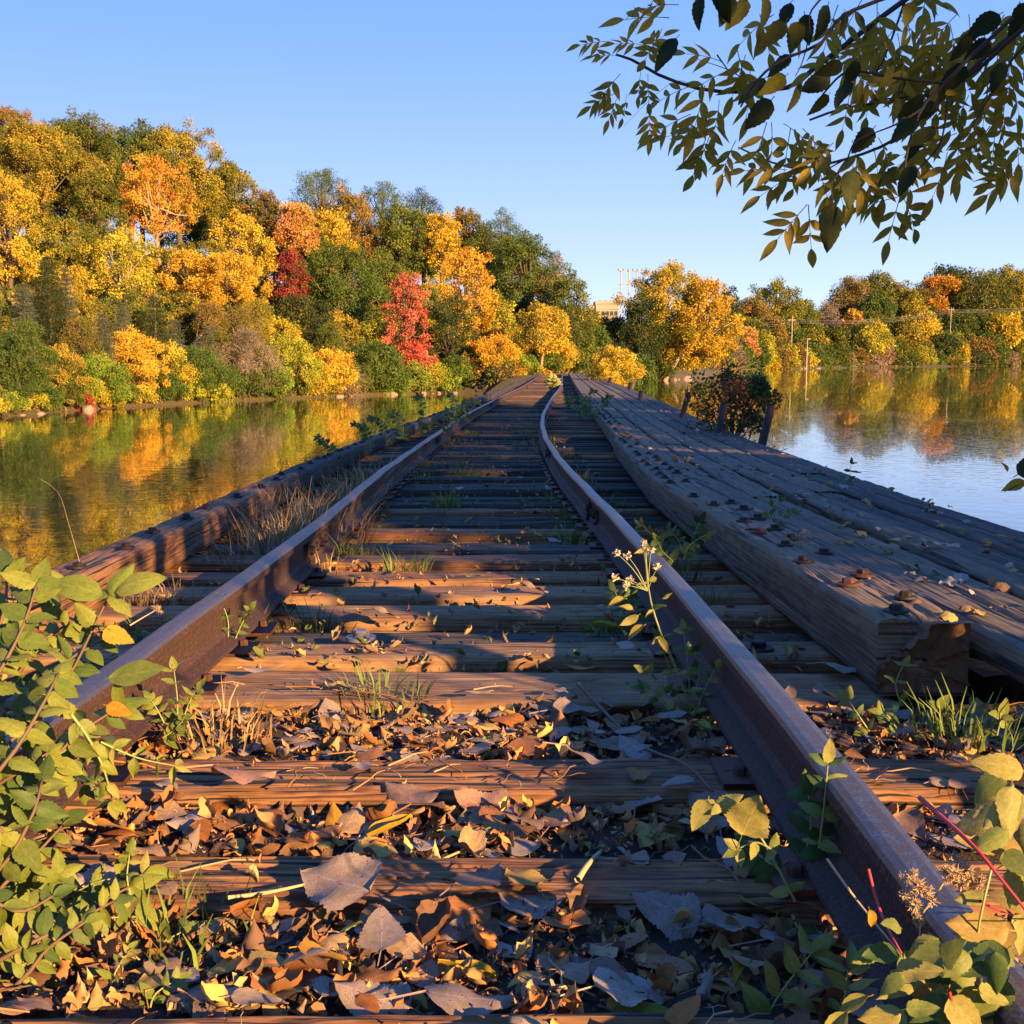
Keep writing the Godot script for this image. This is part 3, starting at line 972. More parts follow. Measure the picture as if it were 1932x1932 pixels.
		part("beam", timber(L, 0.25, 0.205, 110 if k == 0 else 50, 25 if k == 0 else 13, 300.0 + k * 4.1, 0.012, 0.005, 0.09 if k == 0 else 0.0), M.guard if k == 0 else M.deck, t)
		if k == 0:
			part("end_grain", end_grain(0.242, 0.196), M.end, t, Transform3D(Basis(Vector3.UP, PI * 0.5), Vector3(-L * 0.5 - 0.004, -0.10, 0)))
		if k < 5:
			var s = -L * 0.5 + 0.10
			var c2 = 0
			while s < L * 0.5 - 0.05:
				var m1 = M.rusty_iron if k == 0 and c2 in [1, 4] else M.iron
				if rng.randf() < 0.66 or c2 < 3: bolt(t, Vector3(s, 0.001, -0.055 + rr(-0.025, 0.025)), rr(0.85, 1.05), m1, rr(-0.09, 0.09))
				if rng.randf() < 0.55 or c2 < 2: bolt(t, Vector3(s + rr(0.06, 0.24), 0.001, 0.065 + rr(-0.025, 0.025)), rr(0.85, 1.05), m1 if c2 == 1 else M.iron, rr(-0.09, 0.09))
				s += rr(0.40, 0.52)
				c2 += 1
	# ---- plank walk
	var walk = thing("plank_walk", "grey weathered plank walk along the right side of the bridge", "boardwalk")
	var rows = 6
	for r in rows:
		var a = 2.72 + r * 0.03
		var k = 0
		while a < 89.0:
			var L0 = (4.2 if k == 0 and r % 2 else 6.3) + rr(-0.4, 0.4) if a < 20 else rr(8, 11)
			var b = min(a + L0, 90.0)
			var p0 = plank_point(a, (r + 0.5) / rows)
			var p1 = plank_point(b, (r + 0.5) / rows)
			var w = (interp(EDGE_D, EDGE_X, (a + b) * 0.5) - interp(GUARD_D, GUARD_X, (a + b) * 0.5) - 0.27) / rows - 0.026
			var dy = rr(-0.012, 0.006) - (0.015 if r == 5 else 0.0)
			var xf = oriented(p0 + Vector3(0, dy, 0), p1 + Vector3(0, dy, 0))
			var L = p0.distance_to(p1) - 0.008
			part("plank", timber(L, w, 0.09, 90 if a < 12 else 26, 15 if a < 12 else 7, 400.0 + r * 13.0 + k * 3.1, 0.009 if a < 12 else 0.004, 0.005), M.deck_dark if r >= 4 or (r == 3 and k % 2 == 0) else M.deck, walk, xf)
			a = b
			k += 1
	# ---- posts that lean out past the plank walk
	var posts = [[1435, 845, 1455, 767, 13.7, 0.052, "tallest dark post leaning right at the edge of the plank walk"], [1354, 820, 1366, 764, 16.0, 0.052, "dark post in front of the shrub beside the plank walk"], [1285, 792, 1299, 740, 20.9, 0.05, "dark leaning post left of the shrub beside the plank walk"], [1187, 740, 1190, 722, 41.0, 0.07, "short post where the plank walk nears the yellow bush"], [1208, 748, 1209, 739, 31.0, 0.06, "low post stub at the edge of the plank walk"], [1148, 728, 1152, 713, 52.0, 0.08, "sunlit post against the yellow bush at the bridge end"]]
	for p in posts:
		var b = at_d(p[0], p[1], p[4])
		var tp = at_d(p[2], p[3], p[4] + 0.1)
		b = b - (tp - b).normalized() * 0.9
		var o = thing("wooden_post", p[6], "post", b, "posts along the outer edge of the bridge")
		part("shaft", tube_mesh([Vector3.ZERO, (tp - b) * 0.5 + Vector3(0.01, 0, 0), tp - b], [p[5] * 1.05, p[5], p[5] * 0.95], 9), M.iron, o)
		part("top_face", disc(p[5] * 0.93, 0.012, 9), M.tie_grey, o, Transform3D(Basis(), tp - b))

func plank_point(d: float, f: float) -> Vector3:
	var g = interp(GUARD_D, GUARD_X, d) + 0.262
	return Vector3(lerp(g, interp(EDGE_D, EDGE_X, d), f), tie_y(d) + 0.195, -d)

var plate_mesh: ArrayMesh
func tie_plate() -> ArrayMesh:
	if plate_mesh == null:
		var st = begin()
		box(st, Vector3(-0.125, -0.005, -0.085), Vector3(0.125, 0.006, 0.085))
		plate_mesh = done(st)
	return plate_mesh

func spikes(o: Node3D, d: float):
	var head = hex_nut(0.014, 0.018)
	for off in [-0.75, 0.75]:
		for s in [-1.0, 1.0]:
			var p = rail_point(d + s * 0.03, off + s * 0.082, -0.002) - o.position
			if s > 0.0: part("tie_plate", tie_plate(), M.rusty_iron, o, Transform3D(Basis(Vector3.UP, rr(-0.04, 0.04)), rail_point(d, off, -0.008) - o.position))
			part("spike", head, M.rusty_iron, o, Transform3D(Basis(Vector3.BACK, rr(-0.1, 0.1)), p))

func end_grain(w: float, h: float) -> ArrayMesh:      # checked end of a timber, in relief
	var st = begin()
	st.set_smooth_group(0)
	var n = 60
	var m = 50
	var g = []
	for j in m + 1:
		var row = []
		for i in n + 1:
			var p = Vector2(lerp(-0.5, 0.5, float(i) / n), lerp(-0.5, 0.5, float(j) / m))
			var c = p - Vector2(0.08, -0.12)
			var a = atan2(c.y, c.x)
			var q = noise.get_noise_2d(a * 0.9 + 4.0, c.length() * 0.25)
			var z = 0.004 + noise.get_noise_2d(p.x * 2.5, p.y * 2.0) * 0.006 
			for ang in [0.35, 1.3, 1.95, 2.9, 3.7, 4.5, 5.6]:
				var da = abs(wrapf(a - ang - q * 0.5, -PI, PI)) * c.length()
				z -= 0.022 * clamp(1.0 - da / (0.008 + 0.018 * c.length()), 0.0, 1.0) * smoothstep(0.03, 0.2, c.length())
			var e = max(abs(p.x), abs(p.y))
			if e > 0.46: z -= (e - 0.46) * 0.3
			var off = max(0.0, p.x + p.y * 0.9 - 0.36 + noise.get_noise_2d(p.x * 4.0, p.y * 4.0) * 0.1)
			row.append(Vector3((p.x - off * 0.4) * w, (p.y - off * 0.55) * h, z - off * 0.10))
		g.append(row)
	for j in m:
		for i in n:
			var u = [g[j][i], g[j][i + 1], g[j + 1][i + 1], g[j + 1][i]]
			quad(st, u[0], u[1], u[2], u[3], Vector2(u[0].x, u[0].y) * 1.5, Vector2(u[1].x, u[1].y) * 1.5, Vector2(u[2].x, u[2].y) * 1.5, Vector2(u[3].x, u[3].y) * 1.5)
	for i in n:
		quad(st, g[0][i], g[0][i + 1], g[0][i + 1] - Vector3(0, 0, 0.03), g[0][i] - Vector3(0, 0, 0.03))
		quad(st, g[m][i], g[m][i + 1], g[m][i + 1] - Vector3(0, 0, 0.03), g[m][i] - Vector3(0, 0, 0.03))
	return done(st)

# ------------------------------------------------------------------ far structures
func build_far_things():
	# pale flat-roofed building on the hill beyond the bridge
	var b0 = at_d(1111, 700, 520.0)
	var b1 = at_d(1166, 700, 520.0)
	var gy = land(b0.x, -520.0) - 1.0
	var ty = at_d(1130, 568, 520.0).y
	var t = thing("office_building", "pale flat-roofed building on the hill beyond the end of the bridge", "building", Vector3(b0.x, gy, -520.0))
	var w = b1.x - b0.x
	var h = ty - gy
	var st = begin()
	box(st, Vector3(w * 0.22, 0, -14), Vector3(w, h * 0.93, 0))
	part("wall", done(st), M.wall, t)
	st = begin()
	box(st, Vector3(0, 0, -20), Vector3(w * 0.22 - 0.01, h * 0.90, -0.6))
	part("wing", done(st), M.pole, t)
	st = begin()
	box(st, Vector3(w * 0.2, h * 0.93 + 0.01, -14.3), Vector3(w * 1.02, h, 0.35))
	part("roof", done(st), M.wall, t)
	for k in 5:
		st = begin()
		var x0 = w * (0.27 + 0.145 * k)
		box(st, Vector3(x0, h * 0.66, -0.05), Vector3(x0 + w * 0.11, h * 0.76, 0.06))
		part("window", done(st), M.pane, t)
	for k in 3:
		st = begin()
		box(st, Vector3(w * (0.35 + 0.2 * k), h + 0.01, -9), Vector3(w * (0.43 + 0.2 * k), h + 0.7, -6))
		part("roof_unit", done(st), M.roof, t)
	st = begin()
	box(st, Vector3(w * 0.215, h * 0.80, -0.1), Vector3(w * 1.005, h * 0.815, 0.12))
	part("ledge", done(st), M.roof, t)
	# tan house glimpsed among the trees of the left bank
	var hp = at_d(503, 640, 103.0)
	var hy = at_d(503, 628, 103.0).y
	var hs = thing("house", "tan house wall glimpsed between the trees high on the left bank", "house", Vector3(hp.x, hy - 3.0, -103.0))
	st = begin()
	box(st, Vector3(-1.8, 0, -6), Vector3(1.6, 5.2, 0))
	part("wall", done(st), M.wall, hs)
	st = begin()
	for s in [-1, 1]:
		quad(st, Vector3(-0.1, 6.6, 0.4), Vector3(-0.1, 6.6, -6.4), Vector3(-0.1 + s * 2.2, 5.1, -6.4), Vector3(-0.1 + s * 2.2, 5.1, 0.4))
		quad(st, Vector3(-0.1, 6.45, 0.4), Vector3(-0.1, 6.45, -6.4), Vector3(-0.1 + s * 2.2, 4.95, -6.4), Vector3(-0.1 + s * 2.2, 4.95, 0.4))
	part("roof", done(st), M.roof, hs)
	for k in 2:
		st = begin()
		box(st, Vector3(-1.2 + k * 1.5, 3.2, -0.05), Vector3(-0.6 + k * 1.5, 4.3, 0.05))
		part("window", done(st), M.pane, hs)
	# three-legged transmission frame
	var d = 330.0
	var f0 = at_d(1170, 650, d)
	var fy = land(f0.x, -d) - 1.0
	var fr = thing("transmission_frame", "tall pale wooden power frame with a crossarm behind the yellow leaning tree", "power pole", Vector3(f0.x, fy, -d))
	var sc = d / FOCAL
	var H = at_d(1170, 509, d).y - fy
	for k in 3:
		part("pole", tube_mesh([Vector3(k * 14.5 * sc, 0, 0), Vector3(k * 14.5 * sc, H, 0)], [0.17, 0.14], 8), M.pole, fr)
	for q in [[H - 0.5, -6.5, 34.0], [H - 4.0, -4.0, 31.0]]:
		st = begin()
		box(st, Vector3(q[1] * sc, q[0] - 0.14, -0.34), Vector3(q[2] * sc, q[0] + 0.14, -0.1))
		part("crossarm", done(st), M.pole, fr)
	for k in 2:
		for s in [0, 1]:
			part("brace", tube_mesh([Vector3((k + s) * 14.5 * sc, H - 10.5, 0.22 + 0.1 * s), Vector3((k + 1 - s) * 14.5 * sc, H - 6.0, 0.22 + 0.1 * s)], [0.09, 0.09], 6), M.pole, fr)
	for k in 5:
		part("insulator", tube_mesh([Vector3((-5.0 + k * 9.0) * sc, H - 0.36, -0.2), Vector3((-5.0 + k * 9.0) * sc, H + 0.35, -0.2)], [0.12, 0.08], 6), M.iron, fr)
	# utility poles on the right shore
	var tops = []
	for q in [[1495, 598, 660, 345.0, "slim pale utility pole standing left of the others on the right shore"], [1523.5, 638, 676, 318.0, "short lamp pole near the waterline of the right shore"], [1795, 580, 645, 452.0, "utility pole with a crossarm among the far right trees"]]:
		var tp = at_d(q[0], q[1], q[3])
		var bs = Vector3(tp.x, land(tp.x, -q[3]) - 0.3, -q[3])
		bs.y = min(bs.y, at_d(q[0], q[2], q[3]).y)
		var o = thing("utility_pole", q[4], "utility pole", bs)
		part("pole", tube_mesh([Vector3.ZERO, tp - bs], [0.17, 0.11], 8), M.pole, o)
		st = begin()
		var hh = (tp - bs).y
		if q[3] < 330: box(st, Vector3(-0.05, hh - 0.35, -0.2), Vector3(0.9, hh - 0.1, 0.2))
		else: box(st, Vector3(-1.1, hh - 1.0, -0.28), Vector3(1.1, hh - 0.75, -0.16))
		part("lamp_arm" if q[3] < 330 else "crossarm", done(st), M.pole, o)
		if q[3] > 330: tops.append(tp)
	var ends = [at_d(1330, 585, 300.0), tops[0], tops[1], at_d(2050, 560, 520.0)]
	for k in 3:
		for v in 3:
			var a = ends[k] + Vector3((v - 1) * 0.9, -0.7 - 0.5 * v, 0)
			var b = ends[k + 1] + Vector3((v - 1) * 0.9, -0.7 - 0.5 * v, 0)
			var pts = []
			for i in 9:
				var s = i / 8.0
				pts.append(a.lerp(b, s) - Vector3(0, 7.0 * s * (1 - s), 0))
			var rad = []
			for i in 9: rad.append(0.035)
			tag(part("power_line", tube_mesh(pts, rad, 4), M.wire), "thin power line strung between the utility poles on the right shore", "cable", "power lines over the right shore")

# ------------------------------------------------------------------ trees
const PAL := {
	"GR": [[0.060, 0.105, 0.018], [0.085, 0.13, 0.022], [0.115, 0.15, 0.025]],
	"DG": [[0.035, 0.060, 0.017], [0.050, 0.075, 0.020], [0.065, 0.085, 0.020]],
	"BG": [[0.13, 0.22, 0.025], [0.19, 0.27, 0.03], [0.28, 0.32, 0.035]],
	"OL": [[0.13, 0.15, 0.02], [0.10, 0.125, 0.02], [0.19, 0.18, 0.025], [0.08, 0.105, 0.018]],
	"GO": [[0.28, 0.23, 0.024], [0.15, 0.15, 0.021], [0.40, 0.29, 0.03], [0.20, 0.185, 0.022]],
	"YE": [[0.56, 0.40, 0.028], [0.40, 0.32, 0.028], [0.64, 0.46, 0.036], [0.30, 0.28, 0.028]],
	"YO": [[0.60, 0.36, 0.028], [0.48, 0.30, 0.026], [0.64, 0.43, 0.035]],
	"OR": [[0.60, 0.26, 0.035], [0.55, 0.21, 0.03], [0.62, 0.34, 0.03], [0.40, 0.26, 0.03]],
	"SA": [[0.56, 0.26, 0.08], [0.50, 0.20, 0.065], [0.52, 0.31, 0.06]],
	"RE": [[0.58, 0.125, 0.075], [0.47, 0.085, 0.05], [0.63, 0.18, 0.105]],
	"CR": [[0.24, 0.035, 0.035], [0.36, 0.06, 0.05], [0.16, 0.03, 0.03]],
	"BR": [[0.22, 0.15, 0.04], [0.16, 0.13, 0.03], [0.27, 0.16, 0.035], [0.13, 0.12, 0.025]],
	"YG": [[0.36, 0.36, 0.03], [0.24, 0.28, 0.03], [0.46, 0.42, 0.035]],
	"SP": [[0.15, 0.175, 0.12], [0.20, 0.21, 0.15], [0.11, 0.14, 0.085]],
	"PI": [[0.06, 0.09, 0.035], [0.085, 0.105, 0.04]],
	"GY": [[0.44, 0.36, 0.03], [0.30, 0.28, 0.03], [0.54, 0.41, 0.035], [0.24, 0.24, 0.028]],
	"TW": [[0.24, 0.18, 0.13], [0.30, 0.22, 0.15]],
}

func shore_d(px: float) -> float:
	if px < 1010: return interp([-200.0, 0.0, 200.0, 450.0, 700.0, 880.0, 1010.0], [46.0, 54.0, 63.0, 75.0, 86.0, 93.0, 95.0], px)
	return interp([1010.0, 1150.0, 1240.0, 1330.0, 1450.0, 1600.0, 1932.0, 2100.0], [95.0, 100.0, 145.0, 200.0, 305.0, 375.0, 482.0, 515.0], px)

# a leafy tree or shrub: trunk with limbs, and a crown of leaf clumps gathered into lobes with gaps between
func tree(called: String, label: String, cat: String, group: String, base: Vector3, top: float, bot: float, wide: float, pal: Array, style: String, cs: float, lean := Vector3.ZERO, bark: Material = null, dens := 1.0) -> Node3D:
	var t = thing(called, label, cat, base, group)
	var c = Vector3(lean.x, (top + bot) * 0.5 - base.y, lean.z)
	var ry = max(0.3, (top - bot) * 0.5)
	var rx = wide * 0.5
	var xfs = []
	var cols = []
	var mesh: Mesh = leafm.clump[rng.randi() % 4]
	var lobes = []
	var hue = rr(-0.08, 0.08)
	var d_mix: Array = PAL["OL"] if base.z < -40.0 else []
	if style == "spruce":
		mesh = leafm.needles[rng.randi() % 2]
		var hgt = top - bot
		var n = int(clamp(hgt / (cs * 0.85), 7, 30))
		for i in n:
			var f = float(i) / n
			var rad = rx * pow(1.0 - f, 0.85) + cs * 0.2
			var m = int(clamp(rad * 11.0 / cs, 4, 60) * dens)
			var a0 = rr(0, TAU)
			for k in m:
				var a = a0 + TAU * k / m + rr(-0.2, 0.2)
				var q = rad * sqrt(rr(0.15, 1.0)) * rr(0.8, 1.12)
				var p = Vector3(cos(a) * q, bot - base.y + f * hgt - q * 0.35, sin(a) * q) + Vector3(lean.x, 0, lean.z) * f
				xfs.append(Transform3D(Basis.from_scale(Vector3(1.0, 0.45, 1.0) * cs * rr(0.6, 1.0)) * Basis(rdir(), rr(0, TAU)), p))
				var col: Array = pal[rng.randi() % pal.size()]
				var v = rr(0.6, 1.0)
				cols.append(Color(col[0] * v, col[1] * v, col[2] * v))
	else:
		var n = 22
		var lo = 0.26
		var hi = 0.42
		if style == "shrub": n = 14; lo = 0.34; hi = 0.5
		elif style == "wisp":
			n = 44; lo = 0.17; hi = 0.28; mesh = leafm.fine[rng.randi() % 2]; dens *= 0.9
		elif style == "bare":
			n = 16; lo = 0.3; hi = 0.5; mesh = leafm.bare[rng.randi() % 2]
		elif style == "tiers":
			n = 46; lo = 0.13; hi = 0.24
		elif style == "oak":
			n = 66; lo = 0.13; hi = 0.25
		var rot = rr(0, TAU)
		for i in n:
			var y = 1.0 - 1.75 * (i + 0.5) / n
			var a = rot + i * 2.39996 + rr(-0.35, 0.35)
			var s = sqrt(max(0.0, 1.0 - y * y))
			var q = rr(0.55, 0.98) if i % 4 else rr(0.1, 0.55)
			var p = Vector3(cos(a) * s * rx * q, y * ry * rr(0.72, 0.97), sin(a) * s * rx * q) + c
			lobes.append([p, min(rx, ry * 1.3) * rr(lo, hi), pal[rng.randi() % pal.size()], rr(0.82, 1.2)])
		if style in ["oak", "tiers", "shrub"]:         # sprays that break the outline
			for i in 16:
				var v = rdir()
				if v.y < -0.5: v.y = -v.y
				lobes.append([c + Vector3(v.x * rx, v.y * ry, v.z * rx) * rr(0.88, 1.1), min(rx, ry) * rr(0.07, 0.15), pal[rng.randi() % pal.size()], rr(0.85, 1.25)])
		for l in lobes:
			var R: float = l[1]
			var m = int(clamp(5.2 * pow(R / cs, 2.0) * dens, 5, 420))
			var out: Vector3 = (l[0] - c)
			out = out.normalized() if out.length() > 0.01 else Vector3.UP
			for k in m:
				var v = rdir()
				if v.dot(out) < -0.3 and rng.randf() < 0.6: v = -v
				var p = l[0] + Vector3(v.x, v.y * 0.68, v.z) * R * pow(rr(0.1, 1.0), 0.35) * (rr(0.85, 1.1) if rng.randf() < 0.85 else rr(1.1, 1.5))
				xfs.append(Transform3D(Basis(rdir(), rr(0, TAU)) * Basis.from_scale(Vector3.ONE * cs * rr(0.65, 1.1)), p))
				var col: Array = l[2] if rng.randf() < 0.5 else (pal[rng.randi() % pal.size()] if rng.randf() < 0.8 or style == "bare" or d_mix.is_empty() else d_mix[rng.randi() % d_mix.size()])
				var g = l[3] * rr(0.8, 1.22) * 0.86
				cols.append(Color(col[0] * g * (1.0 + hue), col[1] * g * (1.0 - hue * 0.5), col[2] * g))
	# trunk and limbs
	var st = begin()
	st.set_smooth_group(0)
	var r0 = clamp((top - base.y) * 0.022, 0.03, 0.5)
	var foot = Vector3.ZERO
	var mid = Vector3(lean.x * 0.35 + rr(-0.1, 0.1) * rx, c.y * 0.5, lean.z * 0.35)
	if style == "spruce":
		tube(st, [foot, Vector3(lean.x, top - base.y - 0.2, lean.z)], [r0, r0 * 0.15], 6)
	elif style == "shrub" or style == "bare":
		for k in 6:
			if lobes.size() > 0:
				var e: Vector3 = lobes[rng.randi() % lobes.size()][0]
				tube(st, [Vector3(rr(-0.1, 0.1) * rx, 0, rr(-0.1, 0.1) * rx), e * 0.5 + Vector3(0, 0.12 * e.y, 0), e], [r0 * 0.8, r0 * 0.5, r0 * 0.15], 5)
	else:
		tube(st, [foot, mid, c - Vector3(0, ry * 0.3, 0), c + Vector3(0, ry * 0.5, 0)], [r0, r0 * 0.8, r0 * 0.55, r0 * 0.15], 8)
		for k in range(0, lobes.size(), 2):
			var e: Vector3 = lobes[k][0]
			var s0 = mid.lerp(c, rr(0.1, 0.95))
			tube(st, [s0, s0.lerp(e, 0.55) - Vector3(0, ry * 0.06, 0), e], [r0 * 0.42, r0 * 0.26, r0 * 0.08], 5)
	part("trunk", done(st), bark if bark else M.bark, t)
	many("crown", mesh, M.foliage, xfs, cols, t).set_meta("kind", "stuff")
	return t

var marks = []
const TONE := {"GR": "green", "DG": "dark green", "BG": "bright green", "OL": "olive", "GO": "golden", "YE": "yellow", "YO": "orange-yellow", "OR": "orange", "SA": "salmon", "BR": "rusty brown", "YG": "yellow-green", "GY": "golden", "TW": "grey twiggy"}

func beside(px: float, py: float) -> String:            # where a filler stands, told by the nearest named plant
	var best = 1e9
	var m = null
	for k in marks:
		var q = pow(k[0] - px, 2) + pow(k[1] - py, 2)
		if q < best: best = q; m = k
	var dx = px - m[0]
	var dy = py - m[1]
	var w = ("right of" if dx > 0 else "left of") if abs(dx) > abs(dy) else ("below" if dy > 0 else "above")
	return w + " the " + m[2]

func px_tree(called: String, label: String, cat: String, group: String, px: float, top: float, w: float, bot: float, off: float, pal: String, style: String, lean := 0.0, bark: Material = null, dens := 1.0):
	if group == "":
		if label.split(" ").size() <= 9: marks.append([px, (top + bot) * 0.5, label])
	else:
		label = TONE[pal] + " " + label + " " + beside(px, (top + bot) * 0.5)
		group = label
	var d = shore_d(px) + off
	var tp = at_d(px, top, d)
	var bt = at_d(px, bot, d)
	var wide = w / FOCAL * d
	var base = Vector3(tp.x - lean, land(tp.x - lean, -d) - 0.1, -d)
	if base.y > bt.y - 0.15: base.y = bt.y - 0.15
	var cs = clamp(d * 0.0042, 0.2, 2.2)
	if style in ["shrub"]: cs *= 0.85
	if d > 200: dens *= 0.85
	return tree(called, label, cat, group, base, tp.y, bt.y, wide, PAL[pal], style, cs, Vector3(lean, 0, 0), bark, dens)

func build_woods():
	# [x, top, width, crown bottom, metres beyond the shore, colours, habit, name, label] in pixels of the measured view
	var L = [
		[18, 208, 150, 300, 46, "BR", "oak", "oak_tree", "rust-coloured treetop at the upper left edge of the photo"],
		[55, 238, 250, 470, 38, "GO", "oak", "oak_tree", "broad gold and olive oak at the far left of the bank"],
		[150, 217, 190, 430, 42, "OL", "oak", "oak_tree", "tall dark olive oak, highest on the left bank"],
		[240, 232, 150, 450, 44, "GR", "oak", "oak_tree", "green oak between the tall olive oak and the gold oak"],
		[330, 240, 190, 430, 40, "GO", "oak", "oak_tree", "gold-topped oak behind the orange tree"],
		[425, 312, 110, 430, 40, "GO", "oak", "oak_tree", "golden oak crown sloping down to the right of the orange tree"],
		[292, 300, 130, 470, 28, "OR", "tiers", "maple_tree", "orange tree with a bare pale trunk on the left slope"],
		[8, 325, 120, 560, 24, "YO", "oak", "maple_tree", "bright orange-yellow tree cut by the left edge"],
		[105, 420, 170, 560, 24, "GO", "oak", "oak_tree", "olive and gold tree below the tallest oak"],
		[172, 330, 110, 500, 30, "OL", "oak", "oak_tree", "olive tree in the shade under the tallest oak"],
		[225, 438, 120, 580, 18, "YE", "tiers", "maple_tree", "yellow maple left of the pale trunk"],
		[135, 500, 70, 640, 15, "YE", "tiers", "maple_tree", "bright yellow young tree between the spruces"],
		[360, 470, 110, 600, 22, "YO", "tiers", "maple_tree", "orange-gold tree right of the pale trunk"],
		[455, 400, 110, 560, 30, "YE", "oak", "maple_tree", "bright yellow tree at the right end of the oaks"],
		[430, 480, 150, 600, 18, "YO", "tiers", "maple_tree", "golden orange tree under the bright yellow one"],
		[500, 360, 90, 520, 34, "BR", "oak", "oak_tree", "brown-green tree just right of the bright yellow one"],
		[556, 388, 82, 490, 30, "SA", "oak", "maple_tree", "salmon-pink tree on the ridge of the left bank"],
		[622, 396, 90, 520, 30, "YE", "oak", "maple_tree", "yellow tree touching the salmon-pink one"],
		[607, 318, 120, 440, 42, "GR", "wisp", "locust_tree", "green locust rising above the ridge behind the salmon tree"],
		[660, 362, 120, 520, 36, "BR", "oak", "oak_tree", "brown-olive tree right of the locust on the ridge"],
		[722, 345, 95, 470, 40, "GR", "wisp", "locust_tree", "green locust at the middle of the ridge"],
		[795, 360, 80, 460, 40, "DG", "wisp", "pine_tree", "dark pine top on the ridge"],
		[768, 392, 130, 540, 32, "OL", "oak", "oak_tree", "olive tree below the pine on the ridge"],
		[832, 402, 75, 520, 28, "YO", "oak", "maple_tree", "small golden orange tree below the ridge, above the red maple"],
		[880, 398, 80, 520, 34, "BR", "oak", "oak_tree", "rust-tinged tree on the falling part of the ridge"],
		[945, 396, 130, 600, 30, "GR", "wisp", "locust_tree", "large green locust on the falling ridge"],
		[1000, 440, 130, 640, 26, "GR", "oak", "locust_tree", "rounded dark green tree where the ridge drops to the bridge"],
		[1046, 478, 46, 580, 34, "TW", "bare", "thin_tree", "thin half-bare treetop against the sky right of the ridge"],
		[1078, 515, 90, 690, 22, "OL", "oak", "locust_tree", "lowest green tree of the ridge beside the bridge end"],
		[640, 462, 170, 660, 16, "GR", "oak", "oak_tree", "big dark green tree left of the red maple"],
		[550, 478, 60, 600, 18, "CR", "tiers", "maple_tree", "dark crimson maple half way up the left bank"],
		[720, 470, 120, 640, 20, "OL", "oak", "oak_tree", "olive green tree behind the red maple"],
		[766, 512, 84, 700, 5, "RE", "tiers", "maple_tree", "bright red maple standing over the water"],
		[883, 470, 120, 690, 9, "YO", "oak", "maple_tree", "golden tree right of the red maple"],
		[845, 560, 110, 740, 4, "DG", "oak", "oak_tree", "dark green tree between the red maple and the golden tree"],
		[1022, 575, 95, 680, 2, "YE", "oak", "maple_tree", "small yellow tree with a bare trunk beside the bridge end"],
		[940, 560, 80, 720, 10, "YG", "oak", "maple_tree", "yellow-green tree behind the end of the bridge"],
		[560, 560, 130, 680, 11, "DG", "oak", "oak_tree", "low dark green tree under the crimson maple"],
		[330, 560, 120, 660, 12, "DG", "oak", "oak_tree", "dark green thicket tree below the pale trunk"],
		[45, 528, 70, 690, 4, "SP", "spruce", "spruce_tree", "grey-blue spruce at the far left"],
		[88, 478, 120, 660, 7, "PI", "spruce", "pine_tree", "broad dark pine behind the far left spruce"],
		[122, 500, 60, 660, 6, "SP", "spruce", "spruce_tree", "tall grey spruce right of the broad pine"],
		[190, 585, 62, 700, 3.5, "SP", "spruce", "spruce_tree", "small blue spruce left of the green spruce"],
		[228, 566, 70, 700, 4, "SP", "spruce", "spruce_tree", "blue-grey spruce below the yellow maple"],
		[292, 558, 92, 700, 5, "PI", "spruce", "spruce_tree", "green spruce with drooping boughs below the pale trunk"],
		[330, 596, 56, 700, 4.5, "SP", "spruce", "spruce_tree", "grey spruce right of the green spruce"],
		[402, 608, 76, 710, 3, "SP", "spruce", "spruce_tree", "blue spruce behind the leaning bare sapling"],
		[448, 575, 80, 680, 7, "BR", "wisp", "thin_tree", "brownish thinning tree above the blue spruce"],
		[485, 560, 60, 660, 7, "GO", "wisp", "thin_tree", "slender tree with a straight pale trunk"],
		[395, 570, 60, 640, 5, "BR", "wisp", "thin_tree", "leaning sapling with a long bare stem"],
		[150, 600, 90, 680, 4, "BR", "wisp", "thin_tree", "small tawny tree with a crooked trunk at the left"],
		[625, 610, 50, 690, 4, "OL", "wisp", "thin_tree", "leaning thin-trunked tree left of the red maple"],
	]
	for q in L:
		var pale = q[8].contains("pale") or q[8].contains("bare") or q[8].contains("slender")
		px_tree(q[7], q[8], "tree", "", q[0], q[1], q[2], q[3], q[4], q[5], q[6], rr(-0.3, 0.3) if not q[8].contains("leaning") else 1.6, M.bark_pale if pale else M.bark)
	# lower boughs of the red maple
	px_tree("red_sapling", "red lower saplings hanging to the water under the red maple", "tree", "", 782, 655, 74, 748, 2.5, "RE", "tiers")
